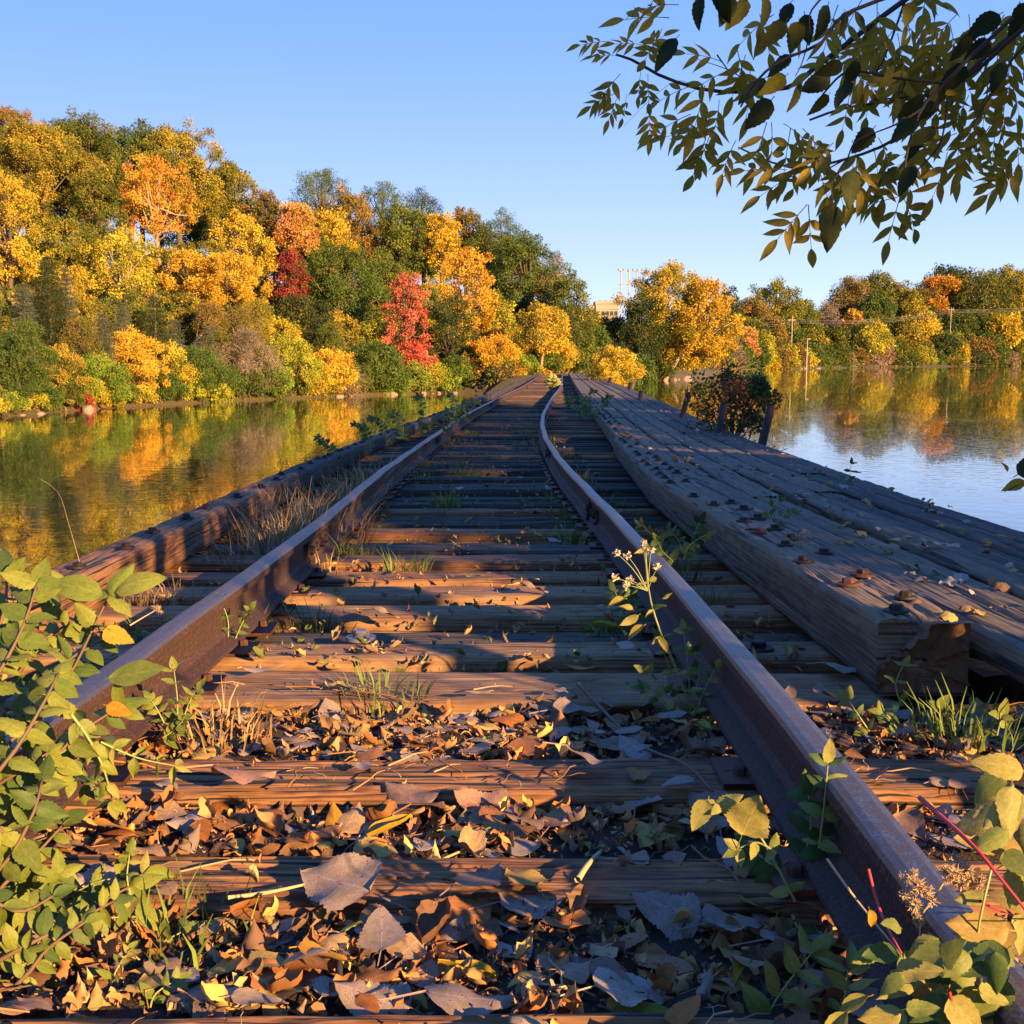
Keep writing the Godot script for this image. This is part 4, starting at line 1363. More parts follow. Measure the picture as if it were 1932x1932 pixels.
	var S = [
		[38, 618, 140, 775, 1.5, "GR", "large green bush at the left edge of the shore"],
		[118, 650, 80, 770, 1.5, "GO", "golden brown bush right of the large green bush"],
		[185, 680, 110, 765, 1.2, "BG", "bright green bush on the left shore"],
		[205, 735, 50, 770, 0.6, "YE", "small yellow bush overhanging the water at the left"],
		[155, 745, 34, 778, 0.4, "CR", "small crimson bush at the waterline"],
		[255, 635, 110, 755, 1.8, "YO", "glowing orange-yellow bush on the left shore"],
		[310, 655, 90, 760, 1.5, "YE", "tall yellow bush right of the glowing one"],
		[365, 665, 110, 762, 1.2, "GR", "green bush under the leaning bare sapling"],
		[400, 720, 60, 765, 0.6, "YG", "low yellow-green bush at the waterline"],
		[545, 640, 110, 755, 1.4, "YG", "yellow-green bush left of centre on the shore"],
		[500, 690, 80, 758, 0.8, "GR", "low green bush left of the yellow-green one"],
		[628, 660, 80, 752, 1.0, "YO", "gold bush hanging over the water left of the red maple"],
		[585, 700, 60, 755, 0.7, "YE", "small yellow bush at the waterline left of the gold one"],
		[700, 650, 120, 748, 1.5, "GR", "green bush just left of the red maple's foot"],
		[740, 700, 60, 748, 0.6, "BG", "bright green low bush under the red maple"],
		[850, 690, 90, 745, 0.8, "BG", "bright green bush right of the red maple's foot"],
		[930, 640, 110, 738, 1.0, "YO", "orange-yellow bush near the end of the bridge"],
		[985, 690, 90, 728, 0.8, "OR", "low orange bush against the end of the bridge"],
		[1020, 660, 70, 712, 4.0, "GR", "round green bush behind the last rail"],
		[1055, 645, 55, 706, 6.0, "YE", "yellow bush at the end of the track"],
		[1085, 660, 55, 706, 10.0, "YG", "yellow-green bush just right of the track's end"],
	]
	for q in S:
		px_tree("bush", q[6], "bush", "", q[0], q[1], q[2], q[3], q[4], q[5], "shrub")
	px_tree("bare_bush", "grey leafless bush with tangled twigs on the left shore", "bush", "", 460, 630, 110, 752, 1.6, "TW", "bare")
	px_tree("bare_bush", "tawny tangled twigs at the waterline left of the red maple", "bush", "", 655, 700, 60, 752, 0.5, "TW", "bare")
	# undergrowth and trees that fill the slope behind
	var ridge_x = [-150.0, 0.0, 150.0, 250.0, 330.0, 420.0, 480.0, 550.0, 600.0, 650.0, 720.0, 800.0, 880.0, 960.0, 1030.0, 1060.0, 1100.0]
	var ridge_y = [240.0, 245.0, 240.0, 255.0, 265.0, 340.0, 395.0, 420.0, 370.0, 385.0, 385.0, 395.0, 425.0, 440.0, 500.0, 545.0, 610.0]
	var mix = ["OL", "GR", "GO", "OL", "GR", "BR", "GR", "YG", "YE", "OL"]
	var x = -430.0
	while x < 1105.0:
		var ry = interp(ridge_x, ridge_y, x)
		for lay in 3:
			var bot = [735.0, 660.0, 560.0][lay] - max(0.0, x) * 0.03
			var top = [lerp(ry, 690.0, 0.70), lerp(ry, 690.0, 0.45), ry + 22.0][lay] + rr(-14, 26)
			if bot - top < 40.0: bot = top + 45.0
			px_tree("slope_tree", "slope tree", "tree", "trees filling the left slope", x + rr(-18, 18), top, rr(95, 140), min(bot, top + rr(130, 190)), [11.0, 27.0, 52.0][lay] + rr(-2, 3), mix[rng.randi() % mix.size()], "oak", 0.0, null, 0.7)
		x += 52.0
	x = -420.0
	while x < 1030.0:
		var wy = 2.6 * FOCAL / shore_d(x) + 672.0
		var yy = ["GR", "BG", "YG", "BG", "GR", "OL", "YE", "BG"][rng.randi() % 8]
		px_tree("shore_bush", "shore bush", "bush", "bushes along the left shore", x, wy - rr(28, 60), rr(46, 74), wy + 1.0, rr(0.2, 1.0), yy, "shrub")
		x += rr(34, 48)
	# ---- right side
	var R = [
		[1262, 503, 170, 678, -8.0, "GY", "oak", "leaning_tree", "olive-yellow leaning tree at the right end of the bridge", 3.4],
		[1332, 522, 125, 706, -54.0, "YO", "oak", "leaning_tree", "orange-yellow tree leaning over the water right of the olive-yellow one", 5.0],
		[1300, 590, 120, 712, -30.0, "YE", "oak", "leaning_tree", "yellow lower boughs of the leaning trees over the water", 4.5],
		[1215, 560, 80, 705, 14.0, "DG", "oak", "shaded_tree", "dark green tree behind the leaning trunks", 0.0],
		[1405, 622, 46, 690, 4.0, "SA", "tiers", "maple_tree", "small salmon-pink maple on the right shore", 0.0],
		[1440, 630, 44, 698, 8.0, "YG", "oak", "poplar_tree", "yellow-green tree right of the salmon maple", 0.0],
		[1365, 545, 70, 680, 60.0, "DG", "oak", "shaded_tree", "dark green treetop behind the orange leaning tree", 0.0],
		[1420, 560, 80, 670, 70.0, "BR", "oak", "oak_tree", "brown tree behind the salmon maple", 0.0],
		[1462, 533, 105, 650, 55.0, "GO", "oak", "oak_tree", "golden oak standing above the slim utility pole", 0.0],
		[1515, 570, 70, 670, 50.0, "OL", "oak", "oak_tree", "olive tree right of the golden oak", 0.0],
		[1560, 568, 70, 660, 60.0, "TW", "wisp", "thin_tree", "thin greyish tree in the gap of the right skyline", 0.0],
		[1605, 522, 80, 640, 70.0, "BR", "oak", "oak_tree", "brown oak where the right skyline rises again", 0.0],
		[1650, 518, 75, 620, 75.0, "OL", "oak", "oak_tree", "olive-brown oak beside the brown oak", 0.0],
		[1700, 535, 90, 640, 65.0, "GO", "oak", "oak_tree", "gold-brown oak at the middle of the right skyline", 0.0],
		[1745, 545, 60, 640, 60.0, "BR", "oak", "oak_tree", "dull brown oak left of the highest right treetops", 0.0],
		[1785, 506, 105, 620, 80.0, "DG", "oak", "oak_tree", "dark green oak at the top of the right skyline", 0.0],
		[1775, 528, 62, 552, 62.0, "OR", "oak", "maple_tree", "orange-red treetop in front of the dark green oak", 0.0],
		[1850, 512, 115, 600, 40.0, "OL", "tiers", "elm_tree", "tall olive elm with a pale bare trunk on the right", 0.0],
		[1905, 505, 90, 610, 70.0, "GO", "oak", "oak_tree", "golden treetop at the right edge of the photo", 0.0],
		[1655, 560, 60, 640, 40.0, "GR", "oak", "oak_tree", "green tree in the middle of the right slope", 0.0],
		[1610, 590, 40, 650, 30.0, "OR", "oak", "maple_tree", "small orange-brown tree on the right slope", 0.0],
		[1640, 610, 75, 680, 8.0, "YG", "oak", "poplar_tree", "lime-yellow tree on the right shore", 0.0],
		[1740, 585, 70, 660, 25.0, "YE", "oak", "poplar_tree", "yellow tree left of the crossarm pole", 0.0],
		[1710, 605, 60, 680, 12.0, "GO", "oak", "maple_tree", "pale pinkish-gold tree near the right shore", 0.0],
		[1770, 568, 36, 620, 35.0, "OR", "oak", "maple_tree", "small orange tree left of the crossarm pole", 0.0],
		[1890, 590, 70, 670, 12.0, "YO", "oak", "maple_tree", "golden tree near the right edge of the shore", 0.0],
		[1135, 600, 40, 690, 60.0, "SA", "wisp", "thin_tree", "pinkish sapling behind the end of the track", 0.0],
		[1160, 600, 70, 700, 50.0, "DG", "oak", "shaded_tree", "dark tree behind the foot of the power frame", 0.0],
		[1115, 610, 60, 700, 30.0, "GR", "oak", "shaded_tree", "green tree behind the end of the track", 0.0],
	]
	for q in R:
		px_tree(q[7], q[8], "tree", "", q[0], q[1], q[2], q[3], q[4], q[5], q[6], q[9], M.bark_pale if q[7] == "leaning_tree" or q[8].contains("pale") else M.bark, 1.0 if q[9] == 0.0 else 1.15)
	px_tree("bush", "yellow bush leaning against the right side of the bridge end", "bush", "", 1157, 660, 92, 738, -42.0, "YO", "shrub")
	px_tree("bush", "yellow bush on the right shore under the lamp pole", "bush", "", 1512, 660, 50, 697, 2.0, "YE", "shrub")
	px_tree("bush", "green bush between the salmon maple and the water", "bush", "", 1425, 665, 50, 703, 3.0, "GR", "shrub")
	px_tree("bush", "gold-green bush right of the salmon maple's foot", "bush", "", 1470, 665, 50, 700, 4.0, "GO", "shrub")
	px_tree("bush", "yellow-green brush under the leaning trunks", "bush", "", 1240, 690, 60, 717, 3.0, "GR", "shrub")
	px_tree("bush", "dark green brush right of the leaning trees", "bush", "", 1345, 655, 60, 712, 8.0, "DG", "shrub")
	px_tree("bare_bush", "leafless brush on the point right of the leaning trees", "bush", "", 1385, 640, 40, 706, 2.0, "TW", "bare")
	# bleached fallen boughs on the point
	var o = at_d(1340, 715, 150.0)
	var fl = thing("fallen_tree", "bleached fallen boughs lying over the water right of the leaning trees", "fallen tree", Vector3(o.x, 0.2, -150.0))
	var k2 = 150.0 / FOCAL
	var i = 0
	for q in [[0, 0, 40, 14, 86, 30], [20, 6, 50, 24, 70, 40], [10, 2, 30, 22, 44, 36], [40, 14, 60, 16, 92, 18], [30, 10, 52, 8, 80, 2]]:
		part("bough", tube_mesh([Vector3(q[0], q[1], i * 4 - 8) * k2, Vector3(q[2], q[3], i * 2) * k2, Vector3(q[4], q[5], -i * 5) * k2], [0.11, 0.07, 0.03], 6), M.bark, fl)
		i += 1
	# the far slopes, filled
	x = 1120.0
	while x < 2120.0:
		var sky = interp([1120.0, 1200.0, 1300.0, 1400.0, 1450.0, 1520.0, 1570.0, 1610.0, 1700.0, 1760.0, 1820.0, 1932.0, 2120.0], [625.0, 620.0, 590.0, 570.0, 555.0, 580.0, 585.0, 545.0, 555.0, 535.0, 525.0, 520.0, 520.0], x)
		for lay in 3:
			var top = [lerp(sky, 690.0, 0.66), lerp(sky, 690.0, 0.36), sky + 12.0][lay] + rr(-5, 8)
			var p = ["DG", "GR", "OL", "BR", "GO", "OL", "BR", "GR", "OL"][rng.randi() % 9]
			px_tree("far_tree", "far tree", "tree", "trees filling the far right shore", x + rr(-12, 12), top, rr(50, 76), top + rr(60, 85), [10.0, 32.0, 78.0][lay] + rr(-3, 3), p, "oak", 0.0, null, 0.75)
		x += 38.0
	x = 1350.0
	while x < 2100.0:
		var wy = interp([1350.0, 1450.0, 1932.0, 2100.0], [706.0, 699.0, 692.0, 692.0], x)
		var p = ["DG", "GR", "YG", "GR", "YE", "BR", "OL", "TW"][rng.randi() % 8]
		px_tree("shore_bush", "far bush", "bush", "bushes along the far right shore", x, wy - rr(18, 42), rr(28, 44), wy, rr(1.0, 4.0), p, "shrub")
		x += rr(17, 25)

# ------------------------------------------------------------------ trees behind the viewer whose shade falls on the bridge
func build_near_trees():
	for q in [[10.3, 2.6, 7.6, 3.0], [12.3, 3.2, 9.2, 3.6], [16.0, 3.5, 11.8, 4.4], [20.5, 3.0, 14.0, 5.2], [25.5, 3.5, 16.6, 5.8], [29.5, 3.0, 19.4, 5.6], [33.5, 3.2, 21.5, 4.6]]:
		var b = Vector3(q[0], land(q[0], q[1]) - 0.1, q[1])
		tree("bank_tree", "leafy tree on the near bank whose shade falls on the bridge", "tree", "trees on the near bank", b, b.y + q[2], b.y + 0.3, q[3] * 1.25, PAL["OL"], "oak", 0.42, Vector3.ZERO, null, 1.3)

# ------------------------------------------------------------------ fallen leaves
func rest_leaf(called: String, mesh: Mesh, m: Material, x: float, z: float, size: float, yaw: float, tilt: float, lift: float, y := -1.0) -> MeshInstance3D:
	var p = Vector3(x, (floor_y(x, z) if y < 0.0 else y) + lift, z)
	var up = (Vector3.UP + Vector3(cos(yaw * 1.7), 0, sin(yaw * 1.7)) * tilt).normalized()
	var dir = Vector3(cos(yaw), 0, sin(yaw))
	dir = (dir - up * dir.dot(up)).normalized()
	var xf = leaf_xf(p, dir, up, size)
	xf.origin -= dir * size * 0.5
	return part(called, mesh, m, null, xf)

func build_litter():
	# the leaves one would point out: [x, y, length in pixels, kind, colour, yaw, tilt, label]
	var H = [
		[515, 1347, 78, "lance", "gold", 0.15, 0.25, "long bright yellow leaf just below the wide smooth tie"],
		[462, 1478, 112, "delta", "pink", 0.5, 0.45, "large pinkish grey leaf with a toothed edge lying on the worn brown tie"],
		[632, 1718, 150, "delta", "grey", 2.6, 0.3, "large grey leaf with a round shadow below the deeply split tie"],
		[466, 1700, 95, "delta", "rust", 1.3, 0.5, "broad tan leaf standing against the deeply split tie"],
		[487, 1752, 92, "ovate", "rust", 0.2, 0.3, "brown and orange leaf below the broad tan leaf"],
		[1005, 1722, 118, "delta", "grey", 0.3, 0.25, "grey leaf at the middle of the lower litter"],
		[868, 1745, 108, "delta", "rust", 2.9, 0.4, "orange curled leaf left of the middle grey leaf"],
		[905, 1675, 120, "delta", "greybrown", 0.9, 0.25, "brownish grey leaf touching the deeply split tie"],
		[765, 1520, 110, "delta", "greybrown", 2.3, 0.35, "mauve-grey leaf between the two brown ties"],
		[808, 1535, 90, "delta", "rust", 1.0, 0.4, "orange-brown leaf overlapping the mauve one"],
		[905, 1503, 105, "delta", "pink", 2.8, 0.3, "pinkish leaf at the front edge of the worn brown tie"],
		[960, 1530, 95, "delta", "rust", 0.6, 0.3, "rusty leaf right of the pinkish one"],
		[705, 1565, 90, "delta", "grey", 2.0, 0.3, "grey leaf left of the mauve one"],
		[1255, 1738, 125, "delta", "grey", 2.8, 0.4, "pale grey leaf in the shade right of the middle"],
		[1385, 1772, 110, "delta", "grey", 0.3, 0.3, "grey leaf in the shade next to the big toothed one"],
		[1512, 1795, 135, "delta", "grey", 0.4, 0.25, "big toothed grey leaf beside the right rail"],
		[1445, 1690, 105, "ovate", "yellow", 0.4, 0.5, "yellow-green leaf lying in shade before the right rail"],
		[958, 1370, 66, "ovate", "orange", 3.0, 0.4, "small red-orange leaf under the wide smooth tie"],
		[1088, 1357, 88, "delta", "grey", 0.1, 0.2, "grey leaf in the shade under the wide smooth tie"],
		[1195, 1340, 110, "delta", "greybrown", 0.7, 0.3, "large brown-grey leaf near the foot of the flowering weed"],
		[1110, 1452, 92, "delta", "grey", 0.2, 0.6, "curled grey leaf at the right end of the worn brown tie"],
		[1205, 1520, 95, "delta", "grey", 1.4, 0.4, "grey leaf pair behind the yellow-leaved weed"],
		[1350, 1440, 100, "delta", "greybrown", 0.4, 0.3, "grey-brown leaf against the foot of the right rail"],
		[890, 1905, 160, "delta", "grey", 0.3, 0.3, "large bluish grey leaf at the lower edge, right of centre"],
		[700, 1905, 135, "delta", "grey", 2.9, 0.25, "bluish grey leaf at the lower edge, left of centre"],
		[490, 1905, 95, "ovate", "grey", 0.1, 0.2, "small grey leaf at the lower left edge"],
		[1190, 1895, 130, "delta", "pale", 0.25, 0.3, "pale leaf with sun dapples at the lower edge"],
		[662, 1775, 70, "ovate", "lime", 1.6, 0.6, "pointed yellow-green leaf standing upright in the litter"],
		[615, 1828, 100, "ovate", "gold", 0.2, 0.4, "curled orange-yellow leaf below the upright one"],
		[955, 1158, 58, "lance", "gold", 0.2, 0.4, "yellow leaf caught between two sunlit ties"],
		[730, 1166, 52, "delta", "tan", 0.1, 0.3, "tan leaf caught between two sunlit ties"],
		[1010, 1117, 52, "delta", "tan", 0.1, 0.3, "curled tan leaf on the edge of a sunlit tie"],
		[1097, 1273, 56, "lance", "gold", 0.1, 0.3, "slim yellow leaf on the wide smooth tie"],
		[1178, 1255, 40, "ovate", "pale", 2.4, 0.5, "small whitish curled leaf on the wide smooth tie"],
		[1143, 1192, 52, "lance", "lime", 0.0, 0.2, "slim yellow-green leaf near the flowering weed"],
		[497, 1273, 74, "lance", "pale", 0.05, 0.15, "pale dry leaf at the left of the wide smooth tie"],
		[1215, 1690, 90, "delta", "brown", 1.2, 0.4, "brown crumpled leaf in the shaded litter"],
		[880, 1590, 90, "lance", "lime", 0.35, 0.3, "slim yellow-green leaf across the lit edge of the litter"],
		[1420, 1840, 80, "ovate", "tan", 0.3, 0.4, "tan leaf under the big toothed grey leaf"],
		[1580, 1900, 100, "delta", "brown", 1.0, 0.6, "brown leaf standing among the lower right weeds"],
		[95, 1560, 90, "ovate", "tan", 0.2, 0.3, "tan leaf lying at the foot of the left rail"],
		[215, 1580, 70, "ovate", "gold", 0.3, 0.4, "orange-gold leaf near the foot of the left rail"],
		[120, 1830, 70, "delta", "orange", 1.2, 0.6, "orange leaf caught in the lower left weeds"],
		[1320, 1530, 60, "delta", "greybrown", 2.0, 0.3, "dull leaf just left of the yellow-leaved weed"],
		[1590, 1268, 66, "delta", "pale", 0.1, 0.25, "pale leaf on the tie right of the right rail"],
	]
	for q in H:
		var p = at_y(q[0], q[1], tie_y(2.5) - 0.02)
		for it in 3: p = at_y(q[0], q[1], floor_y(p.x, p.z) + 0.01)
		var size = q[2] / FOCAL * p.distance_to(Vector3(0, EYE, 0)) * 1.05
		var m = rest_leaf("fallen_leaf", leafm[q[3]][rng.randi() % leafm[q[3]].size()], M["dry_" + q[4]], p.x, p.z, size, -q[5], q[6], 0.020 + q[6] * 0.03)
		tag(m, q[7], "leaf", "")
	# the rest of the larger leaves
	var kinds = [["grey", "delta", "grey"], ["greybrown", "delta", "grey"], ["pink", "delta", "pinkish"], ["tan", "delta", "tan"], ["greybrown", "ovate", "grey"], ["rust", "delta", "rust-orange"], ["brown", "curl", "brown"], ["rust", "delta", "rust-orange"], ["tan", "curl", "tan"], ["pink", "delta", "grey"], ["gold", "lance", "yellow"], ["yellow", "lance", "yellow"], ["orange", "ovate", "rust-orange"], ["lime", "lance", "yellow"], ["tan", "ovate", "tan"], ["rust", "curl", "rust-orange"], ["brown", "delta", "brown"]]
	var beds = [[1.3, 1.83, 62, "nearest bed of litter"], [2.03, 2.33, 42, "litter between the two brown ties"], [2.56, 3.03, 46, "litter below the wide smooth tie"]]
	for b in beds:
		for i in b[2]:
			var k = kinds[rng.randi() % kinds.size()]
			var x = rr(-1.05, 0.62)
			var z = -rr(b[0], b[1])
			var sz = rr(0.05, 0.10)
			var o = rest_leaf("fallen_leaf", leafm[k[1]][rng.randi() % leafm[k[1]].size()], M["dry_" + k[0]], x, z, sz, rr(0, TAU), rr(0.0, 0.28), rr(0.012, 0.026))
			var lab = "%s %s%s leaf in the %s of the %s" % ["large" if sz > 0.08 else ("small" if sz < 0.062 else "middling"), "curled " if k[1] == "curl" else ("slim " if k[1] == "lance" else ""), k[2], "left part" if x < -0.6 else ("left middle" if x < -0.15 else ("right middle" if x < 0.25 else "right part")), b[3]]
			tag(o, lab, "leaf", lab)
	for i in 25:
		var k = kinds[rng.randi() % kinds.size()]
		var o = rest_leaf("fallen_leaf", leafm[k[1]][rng.randi() % leafm[k[1]].size()], M["dry_" + k[0]], rr(0.72, 1.5), -rr(2.1, 3.15), rr(0.05, 0.09), rr(0, TAU), rr(0.1, 0.7), rr(0.004, 0.03))
		tag(o, "%s dry leaf on the ground right of the right rail" % k[2], "leaf", "%s leaves right of the right rail" % k[2])
	for i in 46:
		var d = 4.5 + 22.0 * pow(rng.randf(), 1.7)
		var f = rr(0.0, 1.0)
		var p = plank_point(d, f) if rng.randf() < 0.8 else plank_point(d, -0.12)
		var k = [["pale", "delta", "pale"], ["tan", "curl", "tan"], ["gold", "ovate", "yellow"], ["grey", "delta", "pale"]][rng.randi() % 4]
		var o = rest_leaf("fallen_leaf", leafm[k[1]][rng.randi() % leafm[k[1]].size()], M["dry_" + k[0]], p.x, p.z, rr(0.06, 0.10), rr(0, TAU), rr(0, 0.4), rr(0.008, 0.02), p.y + (0.01 if f >= 0 else 0.02))
		var row = int(f * 6.0)
		var lab = "%s leaf on the %s plank from the rails, %s" % [k[2], ["first", "second", "third", "fourth", "fifth", "outermost"][min(row, 5)], "near the viewer" if d < 7.5 else ("half way to the posts" if d < 12 else "beyond the posts")]
		tag(o, lab, "leaf", lab)
	for i in 32:
		var d = 5.0 + 18.0 * pow(rng.randf(), 1.5)
		var x = mid_x(d) + rr(-0.62, 0.62) if rng.randf() < 0.6 else mid_x(d) + rr(0.9, 1.15)
		var k = [["pale", "delta", "pale"], ["tan", "curl", "tan"], ["gold", "ovate", "yellow"], ["rust", "curl", "rust-orange"]][rng.randi() % 4]
		var o = rest_leaf("fallen_leaf", leafm[k[1]][rng.randi() % leafm[k[1]].size()], M["dry_" + k[0]], x, -d, rr(0.05, 0.09), rr(0, TAU), rr(0, 0.4), rr(0.006, 0.02))
		tag(o, "%s leaf lying on the shaded ties" % k[2], "leaf", "%s leaves on the shaded ties" % k[2])
	# crumbled scraps too many to count, and twigs
	var pal = [[0.36, 0.20, 0.08], [0.46, 0.29, 0.12], [0.26, 0.12, 0.045], [0.42, 0.17, 0.05], [0.50, 0.33, 0.10], [0.18, 0.10, 0.06], [0.24, 0.18, 0.15], [0.12, 0.075, 0.05], [0.34, 0.15, 0.06], [0.15, 0.09, 0.05], [0.30, 0.16, 0.07]]
	for v in 5:
		var xfs = []
		var cols = []
		for i in 3600:
			var x = rr(-1.6, 1.9)
			var z = -(1.2 + 1.95 * pow(rng.randf(), 1.1))
			var on = false
			for t in SOIL_TIES:
				if abs(-z - t[0]) < t[1] * 0.5 + 0.01: on = true
			if on and rng.randf() < 0.965: continue
			if noise.get_noise_2d(x * 2.6, z * 2.6) < -0.3 and rng.randf() < 0.6: continue
			var up = (Vector3.UP + rdir() * 0.40).normalized()
			xfs.append(leaf_xf(Vector3(x, floor_y(x, z) + rr(0.0, 0.016), z), rdir() * Vector3(1, 0.2, 1), up, 0.011 + 0.050 * pow(rng.randf(), 3.6)))
			var c: Array = pal[rng.randi() % pal.size()]
			var g = rr(0.65, 1.25)
			cols.append(Color(c[0] * g, c[1] * g, c[2] * g))
		tag(many("leaf_litter", leafm.scrap[v], M.scrap, xfs, cols), "crumbled leaf scraps between the first ties", "", "", "stuff")
	for v in 4:
		var xfs = []
		var cols = []
		for i in 310:
			var x = rr(-1.5, 1.9)
			var z = -(1.2 + 1.9 * rng.randf())
			var on = false
			for t in SOIL_TIES:
				if abs(-z - t[0]) < t[1] * 0.5 + 0.02: on = true
			if on and rng.randf() < 0.9: continue
			xfs.append(leaf_xf(Vector3(x, floor_y(x, z) + rr(0.006, 0.022), z), rdir() * Vector3(1, 0.1, 1), (Vector3.UP + rdir() * 0.22).normalized(), rr(0.045, 0.095)))
			var c = [[0.34, 0.27, 0.23], [0.40, 0.25, 0.16], [0.46, 0.31, 0.17], [0.30, 0.16, 0.08], [0.42, 0.19, 0.07], [0.38, 0.30, 0.25], [0.52, 0.36, 0.10]][rng.randi() % 7]
			var g = rr(0.7, 1.15)
			cols.append(Color(c[0] * g, c[1] * g, c[2] * g))
		tag(many("leaf_litter", leafm.delta[v * 2] if v < 3 else leafm.ovate[1], M.dry_leaves, xfs, cols), "layer of medium dry leaves between the first ties", "", "", "stuff")
	for v in 3:
		var xfs = []
		var cols = []
		for i in 1500:
			var dd = 3.5 + 26.0 * pow(rng.randf(), 1.8)
			var x = mid_x(dd) + rr(-1.5, 1.1)
			if abs(abs(x - mid_x(dd)) - 0.75) < 0.08: continue
			xfs.append(leaf_xf(Vector3(x, tie_y(dd) - rr(0.0, 0.10) * (1.0 if rng.randf() < 0.7 else 0.0) + 0.004, -dd), rdir() * Vector3(1, 0.2, 1), (Vector3.UP + rdir() * 0.6).normalized(), rr(0.015, 0.055)))
			var c = [[0.24, 0.16, 0.09], [0.34, 0.22, 0.11], [0.16, 0.11, 0.07], [0.30, 0.13, 0.05], [0.40, 0.30, 0.12], [0.14, 0.15, 0.04], [0.10, 0.12, 0.03]][rng.randi() % 7]
			cols.append(Color(c[0], c[1], c[2]))
		tag(many("leaf_litter", leafm.scrap[v], M.scrap, xfs, cols), "leaf scraps and moss caught among the open ties", "", "", "stuff")
	for v in 2:
		var xfs = []
		var cols = []
		for i in 170:
			var dd = 3.2 + 26.0 * pow(rng.randf(), 1.6)
			var p = plank_point(dd, rr(-0.1, 0.98))
			xfs.append(leaf_xf(p + Vector3(0, 0.012, 0), rdir() * Vector3(1, 0.1, 1), (Vector3.UP + rdir() * 0.3).normalized(), rr(0.03, 0.075)))
			var c = [[0.48, 0.34, 0.10], [0.40, 0.33, 0.25], [0.34, 0.20, 0.09], [0.50, 0.42, 0.32], [0.28, 0.17, 0.09]][rng.randi() % 5]
			cols.append(Color(c[0], c[1], c[2]))
		tag(many("leaf_litter", leafm.curl[v], M.dry_leaves, xfs, cols), "small leaves and scraps scattered along the plank walk", "", "", "stuff")
	var st = begin()
	st.set_smooth_group(0)
	tube(st, [Vector3(-0.5, 0, 0), Vector3(-0.15, 0.05, 0.06), Vector3(0.2, 0.03, -0.03), Vector3(0.5, 0.0, 0.03)], [0.018, 0.016, 0.013, 0.008], 5)
	var tx = []
	var tc = []
	for i in 420:
		var x = rr(-1.2, 1.6)
		var z = -(1.2 + 2.0 * rng.randf())
		tx.append(Transform3D(Basis(Vector3.UP, rr(0, TAU)) * Basis(Vector3.BACK, rr(-0.15, 0.15)) * Basis.from_scale(Vector3.ONE * (0.03 + 0.13 * pow(rng.randf(), 2.5))), Vector3(x, floor_y(x, z) + rr(0.002, 0.016), z)))
		var c = [[0.34, 0.17, 0.07], [0.16, 0.10, 0.06], [0.45, 0.30, 0.15], [0.24, 0.12, 0.05]][rng.randi() % 4]
		tc.append(Color(c[0], c[1], c[2]))
	tag(many("twig_litter", done(st), M.scrap, tx, tc), "small broken twigs strewn through the leaf litter", "", "", "stuff")
	# a few sticks one can point at
	for q in [[[[430, 1694], [505, 1684], [578, 1668]], 0.004, "straw-coloured stick lying against the deeply split tie", "stem_straw"], [[[1090, 1290], [1200, 1400], [1290, 1440], [1345, 1493]], 0.005, "thin red-brown twig arching over the leaves near the right rail", "stem_brown"], [[[1090, 1660], [1110, 1630], [1135, 1605]], 0.006, "short orange stub poking up from the shaded litter", "stem_straw"], [[[1815, 1232], [1870, 1245], [1932, 1275], [1990, 1290]], 0.012, "brown branch lying beside the end of the plank walk", "stem_brown"], [[[640, 1800], [645, 1860], [700, 1900], [770, 1925]], 0.006, "dark curved twig in the lower litter", "twig_dark"]]:
		var pts = []
		for p in q[0]:
			var w = at_y(p[0], p[1], tie_y(2.5))
			for it in 3: w = at_y(p[0], p[1], floor_y(w.x, w.z) + q[1] + 0.012)
			pts.append(w)
		pts = curve_pts(pts, 10)
		var rad = []
		for i in 11: rad.append(q[1] * lerp(1.0, 0.55, i / 10.0))
		tag(part("fallen_stick", tube_mesh(pts, rad, 6), M[q[3]]), q[2], "stick")

# ------------------------------------------------------------------ plants
func stem(t: Node3D, pts: Array, r: float, m: Material, n := 10, called := "stem") -> Array:
	var c = curve_pts(pts, n)
	var loc = []
	var rad = []
	for i in c.size():
		loc.append(c[i] - t.position)
		rad.append(r * lerp(1.0, 0.4, float(i) / (c.size() - 1)))
	part(called, tube_mesh(loc, rad, 6), m, t)
	return loc

func leaf_on(t: Node3D, shape: String, m: Material, at: Vector3, dir: Vector3, up: Vector3, size: float):
	part("leaf", leafm[shape][rng.randi() % leafm[shape].size()], m, t, leaf_xf(at, dir, up, size))

func leafy(t: Node3D, pts: Array, r: float, m: Material, shape: String, mats: Array, size: float, pairs: int, from := 0.12, droop := 0.25, face := Vector3(0.15, 0.75, 0.65)):
	var c = stem(t, pts, r, m)
	for i in pairs:
		var f = lerp(from, 1.0, float(i) / max(1, pairs - 1)) * (c.size() - 1)
		var k = min(int(f), c.size() - 2)
		var p: Vector3 = c[k].lerp(c[k + 1], f - k)
		var tan = (c[k + 1] - c[k]).normalized()
		for s in [-1, 1]:
			var side = tan.cross(Vector3(0, 0.5, 0.87)).normalized() * s
			side = side.rotated(tan, rr(-0.8, 0.8))
			var d = (tan * rr(0.25, 0.75) + side + Vector3(0, -droop * rr(0.2, 1.4), 0.1)).normalized()
			leaf_on(t, shape, M[mats[rng.randi() % mats.size()]], p, d, face + rdir() * 0.55, size * rr(0.7, 1.15) * lerp(1.0, 0.75, f / c.size()))
	leaf_on(t, shape, M[mats[rng.randi() % mats.size()]], c[c.size() - 1], (c[c.size() - 1] - c[c.size() - 2]).normalized() + Vector3(0, -0.2, 0), face, size * rr(0.7, 1.0))

func pts_of(list: Array) -> Array:
	var o = []
	for q in list: o.append(at_d(q[0], q[1], q[2]))
	return o

